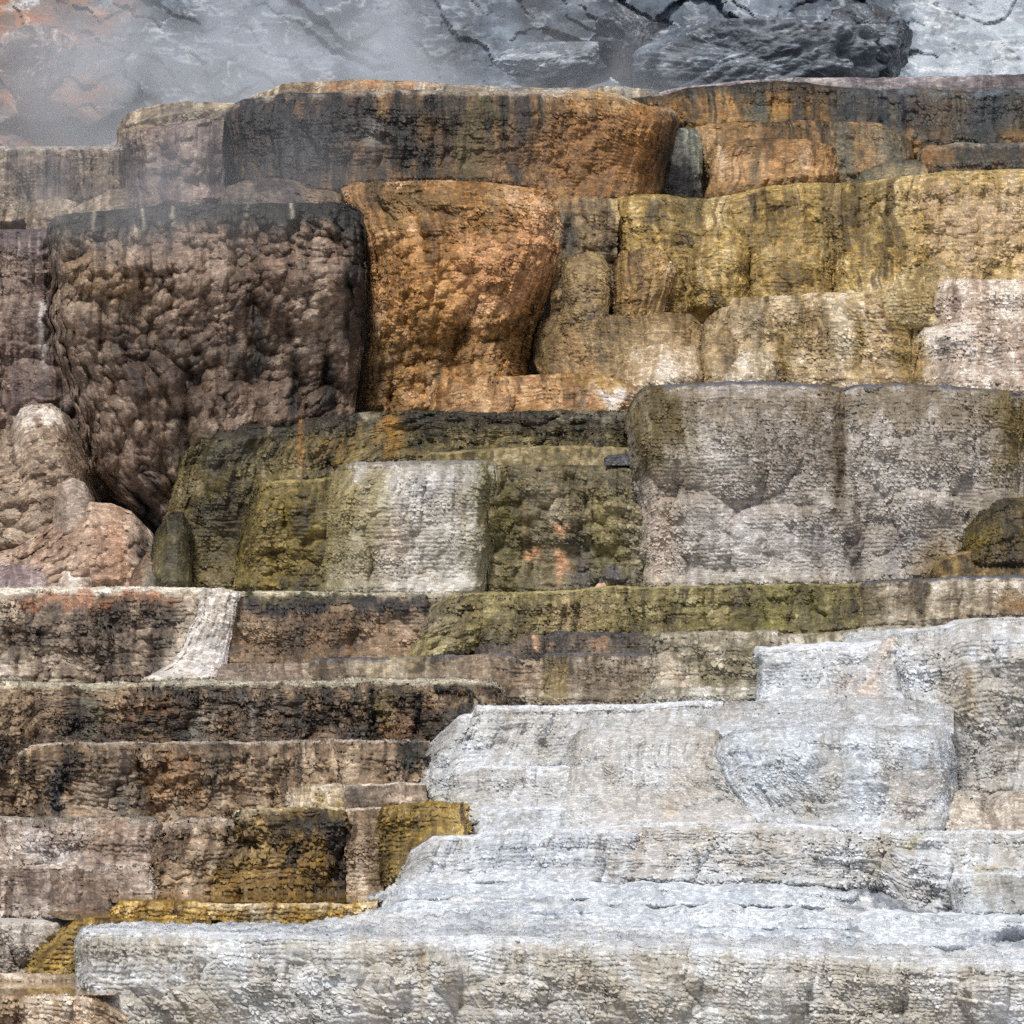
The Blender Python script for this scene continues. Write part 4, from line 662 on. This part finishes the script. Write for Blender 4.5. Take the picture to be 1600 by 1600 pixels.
terr("golden moss block against the white shell terrace", [(592, 1272), (600, 1260), (640, 1256), (690, 1254), (728, 1255), (735, 1262)], 1412, 1.85, ['#2b200c', '#5a4618', '#7f662a', '#9b803d', '#b59b5f'], left=[(1265, 592), (1330, 590), (1380, 602), (1412, 605)], right=[(1260, 732), (1300, 734), (1412, 700)], rl=(26, .4), rr=(14, .4), s=4.0, size=1.2, lobe=(6, 80), lip=9, bul=6, rim=(4, '#8f7a2c', .6), stains=[('#3d2f0d', 590, 1300, 625, 1400, .6)])
terr("low golden rim holding the amber pool", [(170, 1420), (178, 1410), (220, 1408), (300, 1409), (340, 1412), (420, 1412), (545, 1412), (590, 1408)], 1440, .55, ['#4a330c', '#86631a', '#ad8a3c', '#cbb27a'], left=[(1414, 175), (1440, 170)], rl=(20, .3), melt=False, s=4.2, size=1.2, lip=3, back=.5, stains=[('#d2c4ae', 320, 1405, 600, 1440, .7)], ledge='#8a6a2c')
terr("golden scaly cone spilling down to the lowest pool", [(98, 1448), (106, 1437), (140, 1435), (200, 1436), (250, 1438), (330, 1440)], 1540, .35, ['#3a2a0c', '#75581a', '#9c7d2e', '#bda35c'], left=[(1440, 104), (1470, 84), (1495, 56), (1515, 46), (1540, 40)], rl=(20, .5), melt=False, s=4.6, size=1.3, lip=6, back=.5, bat=.15, stains=[('#b3924a', 95, 1435, 130, 1500, .4), ('#4a3d12', 45, 1490, 75, 1530, .6)], ledge='#8b6c2a')
terr("grey lumpy step at the frame beside the golden cone", [(-90, 1441), (40, 1442), (90, 1442), (112, 1446)], 1535, .7, ['#6a6058', '#90867d', '#aea69e', '#c8c2bc'], melt=False, s=2.4, lip=12, k=[(24, 7, 1)], rim=(5, '#cfc8bf', .8), lumps=[(45, 1475, 26, 16, 36, 12), (75, 1465, 20, 14, 50, 10)], stains=[('#dcdcdc', 48, 1490, 66, 1520, .8, 6), ('#7b6a3c', 70, 1455, 95, 1490, .5)])
terr("thin peach scaled step at the back of the lowest pool", [(-90, 1521), (60, 1521), (130, 1523)], 1535, .25, ['#8a7a66', '#b5a48e', '#d3c5b2'], melt=False, s=2.4, lip=4, back=.2)
terr("peach scaled rim in front of the lowest pool", [(-90, 1556), (40, 1555), (120, 1556), (160, 1566), (200, 1590)], 1640, -1.5, ['#7a624a', '#a78d72', '#c6b199', '#dccfbf'], melt=False, s=4.0, size=1.3, lip=7, back=.2, fl=(4, 40), stains=[('#8c6e4a', 90, 1570, 180, 1640, .4)])

# ------------------------------------------------------------------ white terraces, right and front
def white_terr(label, *a, **kw):
    for q, v in (("cool", True), ("runs", .3), ("var", .7), ("tone", .55), ("sub", 11000)): kw.setdefault(q, v)
    terr(label, *a, **kw)
WG = ['#a8a49c', '#bfbdb8', '#cccdcd', '#d7dadc', '#e2e5e8']
white_terr("white shell terrace with a stepped corner over the golden block", [(648, 1200), (660, 1162), (684, 1120), (706, 1116), (714, 1103), (800, 1103), (900, 1102), (1000, 1100), (1100, 1096), (1130, 1096)], [(648, 1280), (1130, 1230)], 2.55, ['#aaa49a', '#bfbbb4', '#cbcac7', '#d5d6d7', '#dfe1e3'],
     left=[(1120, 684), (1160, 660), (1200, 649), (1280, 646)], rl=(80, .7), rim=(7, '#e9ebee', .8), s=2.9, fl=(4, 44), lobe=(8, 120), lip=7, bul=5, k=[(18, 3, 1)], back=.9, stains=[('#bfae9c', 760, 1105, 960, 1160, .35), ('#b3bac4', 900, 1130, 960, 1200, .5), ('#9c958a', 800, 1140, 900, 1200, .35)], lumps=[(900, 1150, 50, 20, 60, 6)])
white_terr("tall white wall at the frame with ochre weeping stains", [(1330, 990), (1380, 988), (1440, 984), (1475, 972), (1530, 968), (1700, 966)], [(1330, 1300), (1700, 1300)], 2.9, ['#a69d8f', '#bdb8af', '#cccac6', '#d6d8da', '#e2e5e8'], left=[(1000, 1380), (1040, 1384), (1090, 1398), (1120, 1420), (1150, 1455), (1240, 1470)], rl=(60, .7), s=3.2, size=1.1, fl=(7, 44), lobe=(12, 120), lip=30, bat=.15, back=1.4, rise=.05, k=[(18, 3, 1)], stains=[('#a2927a', 1480, 1040, 1640, 1240, .45, 30), ('#a98c5c', 1500, 1060, 1530, 1130, .4), ('#7d725e', 1490, 1150, 1600, 1240, .4, 20)], lumps=[(1440, 1060, 60, 60, 80, 10)])
white_terr("square white block below the slate edged corner, with fluted face", [(1176, 1025), (1182, 1012), (1240, 1008), (1300, 1006), (1370, 1003), (1400, 1002), (1425, 1002)], 1108, 2.95, WG, left=[(1015, 1180), (1108, 1184)], rl=(12, .4), rim=(7, '#e9ebee', .8), s=2.7, fl=(8, 26), lobe=(6, 90), lip=8, bat=.05, back=1.0, rise=.02, stains=[('#a8adb0', 1190, 1040, 1260, 1090, .4), ('#b9a390', 1280, 1060, 1360, 1090, .4)])
rock("water_run", "rusty pink water run curling down beside the square white block", "water run", [(1380, 1000), (1388, 998), (1398, 998), (1404, 1001)], 1092, 2.93, ['#b09c8f', '#bfafa4', '#c6bcb4', '#cac6c3'], left=[(1000, 1380), (1030, 1370), (1055, 1362), (1075, 1340), (1092, 1305)], right=[(1000, 1404), (1040, 1388), (1070, 1380), (1092, 1376)], rl=(8, .05), rr=(8, .05), s=1.4, fl=(3, 14), lip=10, bat=.12, ext=0, sub=0, parts=False, group="white water runs")
white_terr("sloping white apron under the square white block", [(1080, 1110), (1110, 1100), (1180, 1096), (1260, 1093), (1330, 1090), (1400, 1090), (1440, 1096), (1490, 1104)], [(1080, 1150), (1490, 1150)], 2.45, ['#a6a299', '#c2c0bc', '#d2d3d4', '#dfe2e5'], rl=(60, .4), s=2.4, lip=30, bat=.35, g=3, back=.6, lobe=(5, 90), k=[(20, 4, 1.5)], ledge='#dfe2e6', stains=[('#b7a897', 1130, 1095, 1180, 1130, .4)])
white_terr("white fan shaped mound with a tan streak on its flank", [(880, 1160), (895, 1143), (920, 1136), (980, 1133), (1040, 1133), (1100, 1136), (1135, 1140), (1160, 1160)], 1305, 1.95, ['#ada598', '#c0bab1', '#cdcac5', '#d8d7d6'], left=[(1150, 890), (1190, 884), (1305, 860)], right=[(1145, 1140), (1180, 1130), (1230, 1150), (1270, 1180), (1305, 1190)], rl=(60, .6), rr=(30, .4), s=2.6, lip=20, bat=.35, fl=(5, 40), lobe=(8, 100), stains=[('#b09a80', 1095, 1145, 1130, 1195, .5, 10), ('#b39a7c', 1060, 1190, 1100, 1240, .5, 10), ('#b29674', 1035, 1240, 1065, 1290, .6, 10), ('#e2e2e2', 1040, 1160, 1090, 1230, .4)], lumps=[(1090, 1220, 40, 70, 70, 6)])
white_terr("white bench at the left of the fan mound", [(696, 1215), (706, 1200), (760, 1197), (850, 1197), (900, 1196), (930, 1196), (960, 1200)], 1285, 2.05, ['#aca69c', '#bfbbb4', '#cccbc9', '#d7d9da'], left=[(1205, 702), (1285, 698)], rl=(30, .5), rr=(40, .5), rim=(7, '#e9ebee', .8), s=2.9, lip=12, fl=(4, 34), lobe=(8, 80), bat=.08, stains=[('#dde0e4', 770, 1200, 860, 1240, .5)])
white_terr("massive white block with an undercut side standing right of the fan mound", [(1105, 1180), (1120, 1158), (1145, 1143), (1200, 1137), (1280, 1137), (1340, 1135), (1400, 1134), (1470, 1134), (1482, 1142)], 1300, 1.86, ['#a9a59c', '#bcbbb7', '#c9cccd', '#d3d8dc', '#dfe4e9'], left=[(1170, 1108), (1210, 1124), (1250, 1152), (1300, 1185)], right=[(1140, 1483), (1180, 1492), (1230, 1498), (1300, 1490)], rl=(50, .22), rr=(50, .6), s=2.6, fl=(6, 34), lobe=(5, 160), lip=20, bul=8, k=[(24, 3, 1)], sub=0, back=.9, lumps=[(1330, 1215, 55, 12, 90, 5), (1240, 1190, 50, 16, 90, 4)], stains=[('#b29d84', 1290, 1170, 1310, 1260, .5, 8), ('#bba48c', 1380, 1190, 1490, 1290, .45, 20), ('#cdd6de', 1130, 1150, 1280, 1230, .4, 20), ('#a6906f', 1255, 1240, 1275, 1290, .5, 8)])
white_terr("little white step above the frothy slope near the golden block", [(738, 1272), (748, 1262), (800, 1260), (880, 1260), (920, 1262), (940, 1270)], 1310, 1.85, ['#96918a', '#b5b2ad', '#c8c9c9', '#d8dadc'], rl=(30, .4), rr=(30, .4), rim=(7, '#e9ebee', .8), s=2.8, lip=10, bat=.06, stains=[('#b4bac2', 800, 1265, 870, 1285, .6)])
mound("low cream mound in the corner between the massive white block and the tall white wall", [(1470, 1250), (1490, 1236), (1530, 1238), (1545, 1248), (1570, 1238), (1640, 1234)], 1320, 1.95, ['#8f8374', '#b0a597', '#c4bbb0', '#d2ccc4'], rl=(40, .5), s=2.5, bul=5)
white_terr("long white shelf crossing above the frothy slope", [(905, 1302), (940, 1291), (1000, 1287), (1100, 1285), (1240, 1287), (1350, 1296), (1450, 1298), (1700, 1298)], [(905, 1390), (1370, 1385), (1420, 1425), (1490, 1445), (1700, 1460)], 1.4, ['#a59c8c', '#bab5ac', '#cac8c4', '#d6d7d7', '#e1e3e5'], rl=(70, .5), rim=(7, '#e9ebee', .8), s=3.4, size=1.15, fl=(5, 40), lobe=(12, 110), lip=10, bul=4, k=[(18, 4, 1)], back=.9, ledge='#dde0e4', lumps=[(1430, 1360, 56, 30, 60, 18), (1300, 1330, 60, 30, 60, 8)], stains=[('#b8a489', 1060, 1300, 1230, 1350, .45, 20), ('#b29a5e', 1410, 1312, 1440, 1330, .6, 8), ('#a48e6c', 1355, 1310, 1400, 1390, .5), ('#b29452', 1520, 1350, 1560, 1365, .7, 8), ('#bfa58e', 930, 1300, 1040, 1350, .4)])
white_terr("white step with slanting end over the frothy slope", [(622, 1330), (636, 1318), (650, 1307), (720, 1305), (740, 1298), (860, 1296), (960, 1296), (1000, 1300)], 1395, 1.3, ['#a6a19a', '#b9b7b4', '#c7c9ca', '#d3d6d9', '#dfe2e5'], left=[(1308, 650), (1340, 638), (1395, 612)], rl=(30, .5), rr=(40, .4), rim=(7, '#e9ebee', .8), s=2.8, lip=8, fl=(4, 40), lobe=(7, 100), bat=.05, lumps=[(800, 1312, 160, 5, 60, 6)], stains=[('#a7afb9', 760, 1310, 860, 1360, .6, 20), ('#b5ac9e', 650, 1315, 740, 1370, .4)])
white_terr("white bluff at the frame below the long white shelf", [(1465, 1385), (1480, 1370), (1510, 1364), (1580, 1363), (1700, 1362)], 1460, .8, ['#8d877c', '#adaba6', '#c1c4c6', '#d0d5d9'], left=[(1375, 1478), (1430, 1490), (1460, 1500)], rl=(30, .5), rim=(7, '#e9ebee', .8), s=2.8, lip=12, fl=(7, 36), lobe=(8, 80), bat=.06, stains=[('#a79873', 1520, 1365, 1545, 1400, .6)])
# the broad front terrace with its frothy slope
white_terr("broad foremost white terrace with coarse scales and a frothy water slope behind its lip", [(112, 1478), (118, 1460), (126, 1452), (200, 1452), (300, 1455), (450, 1462), (600, 1465), (700, 1462), (760, 1462), (900, 1468), (1060, 1476), (1250, 1486), (1400, 1494), (1520, 1498), (1700, 1500)], 1640, -1.0,
     ['#a0947f', '#bab2a3', '#cbc7bf', '#d9d9d7', '#e6e8ea'], left=[(1465, 117), (1540, 118), (1575, 150), (1640, 175)], rl=(30, .9), s=3.2, size=1.45, g=1.6, fl=(6, 50), lobe=(14, 120), lip=14, bul=4, back=2.6, rise=[(112, -.12), (200, -.03), (450, .02), (560, .22), (600, .34), (700, .40), (1060, .46), (1300, .55), (1400, .50), (1480, .36), (1700, .22)], lrough=9, ledge='#dcdfe3', lpal=['#868f99', '#adb4bc', '#cbd0d5', '#dde0e3', '#eceeef'], rimpx=20,
     rim=(14, '#dfe3e8', .7), stains=[('#b39c7c', 560, 1470, 640, 1600, .5, 20), ('#9c7f52', 655, 1490, 668, 1600, .5, 6), ('#a28c66', 750, 1490, 1560, 1620, .22, 30), ('#cdd3da', 350, 1455, 480, 1500, .4), ('#b9a78f', 130, 1540, 330, 1640, .4)], lumps=[(690, 1540, 34, 70, 90, 16), (600, 1560, 40, 50, 80, 14), (540, 1570, 34, 40, 70, 10)])
white_terr("thin blue white ledge behind the top of the square white block", [(1318, 994), (1345, 986), (1400, 984), (1440, 982), (1480, 976), (1500, 974)], 1012, 3.25, WG, rl=(30, .3), s=2.2, lip=6, ext=8)
white_terr("thin crust ledge under the slope below the square white block", [(1150, 1128), (1180, 1119), (1260, 1116), (1340, 1117), (1420, 1114), (1450, 1118)], 1138, 2.36, WG, rl=(40, .3), rr=(30, .3), s=2.2, lip=8, ext=8)
CR = ['#a9aeb4', '#c0c5ca', '#d2d6d9', '#dfe2e4', '#e9ebec']
white_terr("highest of the thin crust ledges on the frothy slope, under the slanting white step", [(610, 1392), (640, 1384), (700, 1383), (780, 1380), (860, 1382), (930, 1378), (980, 1384)], 1396, .80, CR, rl=(40, .3), rr=(60, .4), s=2.4, lip=6, ext=20, back=.5, ledge='#dfe3e7', wav=5)
white_terr("thin crust ledge on the frothy slope below the long white shelf, with small blue chips", [(900, 1392), (940, 1384), (1010, 1380), (1100, 1384), (1190, 1382), (1290, 1390), (1340, 1398)], 1408, .62, CR, rl=(60, .4), rr=(60, .4), s=2.4, lip=6, ext=20, back=.5, ledge='#d6dce2', wav=5)
white_terr("thin crust ledge on the frothy slope nearest the golden rim", [(590, 1424), (620, 1414), (660, 1411), (720, 1413), (800, 1410), (850, 1418)], 1428, .14, CR, rl=(50, .4), rr=(60, .4), s=2.4, lip=6, ext=20, back=.4, ledge='#e3e6e9', wav=5)
white_terr("long thin crust ledge midway down the frothy slope", [(760, 1428), (820, 1419), (900, 1416), (1020, 1421), (1120, 1417), (1240, 1423), (1330, 1432)], 1442, -.05, CR, rl=(60, .4), rr=(70, .4), s=2.4, lip=6, ext=20, back=.5, ledge='#d9dee3', wav=6)
white_terr("lowest thin crust ledge just behind the lip of the foremost white terrace", [(960, 1452), (1020, 1446), (1120, 1449), (1240, 1452), (1360, 1456), (1460, 1452), (1560, 1460)], 1472, -.42, CR, rl=(60, .4), rr=(70, .4), s=2.4, lip=6, ext=20, back=.5, ledge='#e0e4e8', wav=6)
white_terr("thin crust ledge at the frame below the white bluff", [(1330, 1434), (1380, 1424), (1450, 1428), (1520, 1432), (1600, 1430), (1700, 1431)], 1450, .05, CR, rl=(60, .4), s=2.4, lip=6, ext=20, back=.5, ledge='#dde1e6', wav=5)
mound("tiny peach pebble mound lying on the mossy olive wall", [(928, 920), (934, 913), (944, 911), (950, 918)], 921, 4.5, ['#b98b6c', '#cfa98d', '#dcc4b2'], rl=(6, .05), rr=(6, .05), melt=False, s=1.2, lip=8, back=.1, ext=0)

finish_rocks()
# ------------------------------------------------------------------ pools
def pool(pts, yrow, Yf, Yb, mat):
    """Flat water at the height whose front edge (depth Yf) shows on row yrow."""
    z = (HOR - yrow) * (DIST + Yf) / DIST / PPM
    me = bpy.data.meshes.new("pool_water"); v = []
    for (px, f) in pts:
        Y = Yf + (Yb - Yf) * f; v.append(((px - 800) * (DIST + Y) / DIST / PPM, Y, z))
    me.from_pydata(v, [], [list(range(len(v)))]); me.update()
    me.materials.append(mat); o = bpy.data.objects.new("pool_water", me); COL.objects.link(o); return tag(o, kind="structure")
amber = water("amber_pool", (0.12, 0.07, 0.018)); pale = water("pale_pool", (0.30, 0.22, 0.13))
pool([(176, 0), (592, 0), (640, 1), (165, 1)], 1410.2, .75, 3.7, amber)
pool([(100, 0), (350, 0), (300, 1), (60, 1)], 1437.5, .5, 2.0, amber)
pool([(-120, 0), (180, 0), (220, 1), (-120, 1)], 1555.0, -1.45, 1.7, pale)
# ------------------------------------------------------------------ steam
def steam_box(label, x0, y0, x1, y1, Y0, Y1, dens, seed, zfade, col=(.88, .93, .99)):
    c = W(np.array((x0 + x1) / 2.), np.array((y0 + y1) / 2.), np.array((Y0 + Y1) / 2.))
    k = (DIST + (Y0 + Y1) / 2) / DIST / PPM
    hx, hz, hy = (x1 - x0) / 2 * k, (y1 - y0) / 2 * k, (Y1 - Y0) / 2
    me = bpy.data.meshes.new("steam")
    v = [(sx * hx, sy * hy, sz * hz) for sx in (-1, 1) for sy in (-1, 1) for sz in (-1, 1)]
    me.from_pydata(v, [], [(0, 1, 3, 2), (4, 6, 7, 5), (0, 4, 5, 1), (2, 3, 7, 6), (0, 2, 6, 4), (1, 5, 7, 3)]); me.update()
    m, N, L, b = new_mat("steam"); nt = m.node_tree; N.remove(b)
    pv = N.new("ShaderNodeVolumePrincipled"); pv.inputs["Color"].default_value = (*col, 1); pv.inputs["Anisotropy"].default_value = 0.2
    tc = N.new("ShaderNodeTexCoord"); ob = tc.outputs["Object"]
    nz = N.new("ShaderNodeTexNoise"); nz.inputs["Scale"].default_value = 0.75; nz.inputs["Detail"].default_value = 3.0; nz.inputs["Distortion"].default_value = 0.8
    L.new(vec_n(nt, 'ADD', ob, (seed * 3.1, seed * 1.7, 0)), nz.inputs["Vector"])
    w = math_n(nt, 'MULTIPLY_ADD', nz.outputs["Fac"], 3.2, -1.05, clamp=True)
    # thins out towards every side of the cloud
    q = vec_n(nt, 'MULTIPLY', ob, (1 / hx, 1 / hy, 1 / hz)); l = N.new("ShaderNodeVectorMath"); l.operation = 'LENGTH'
    L.new(q, l.inputs[0]); e = math_n(nt, 'MULTIPLY_ADD', l.outputs["Value"], -1.6, 1.7, clamp=True)
    L.new(math_n(nt, 'MULTIPLY', math_n(nt, 'MULTIPLY', w, e), dens), pv.inputs["Density"])
    L.new(pv.outputs[0], N["Material Output"].inputs["Volume"])
    me.materials.append(m); o = bpy.data.objects.new("steam", me); o.location = tuple(c); COL.objects.link(o)
    return tag(o, label, "steam", kind="stuff")
steam_box("veil of white steam drifting before the far slope", -260, -60, 1150, 400, 13.7, 17.2, 0.9, 1, 0)
steam_box("thin steam over the purple dripping shelf", -120, 110, 620, 420, 4.2, 7.6, 0.20, 2, 0)
print("verts", NV[0])
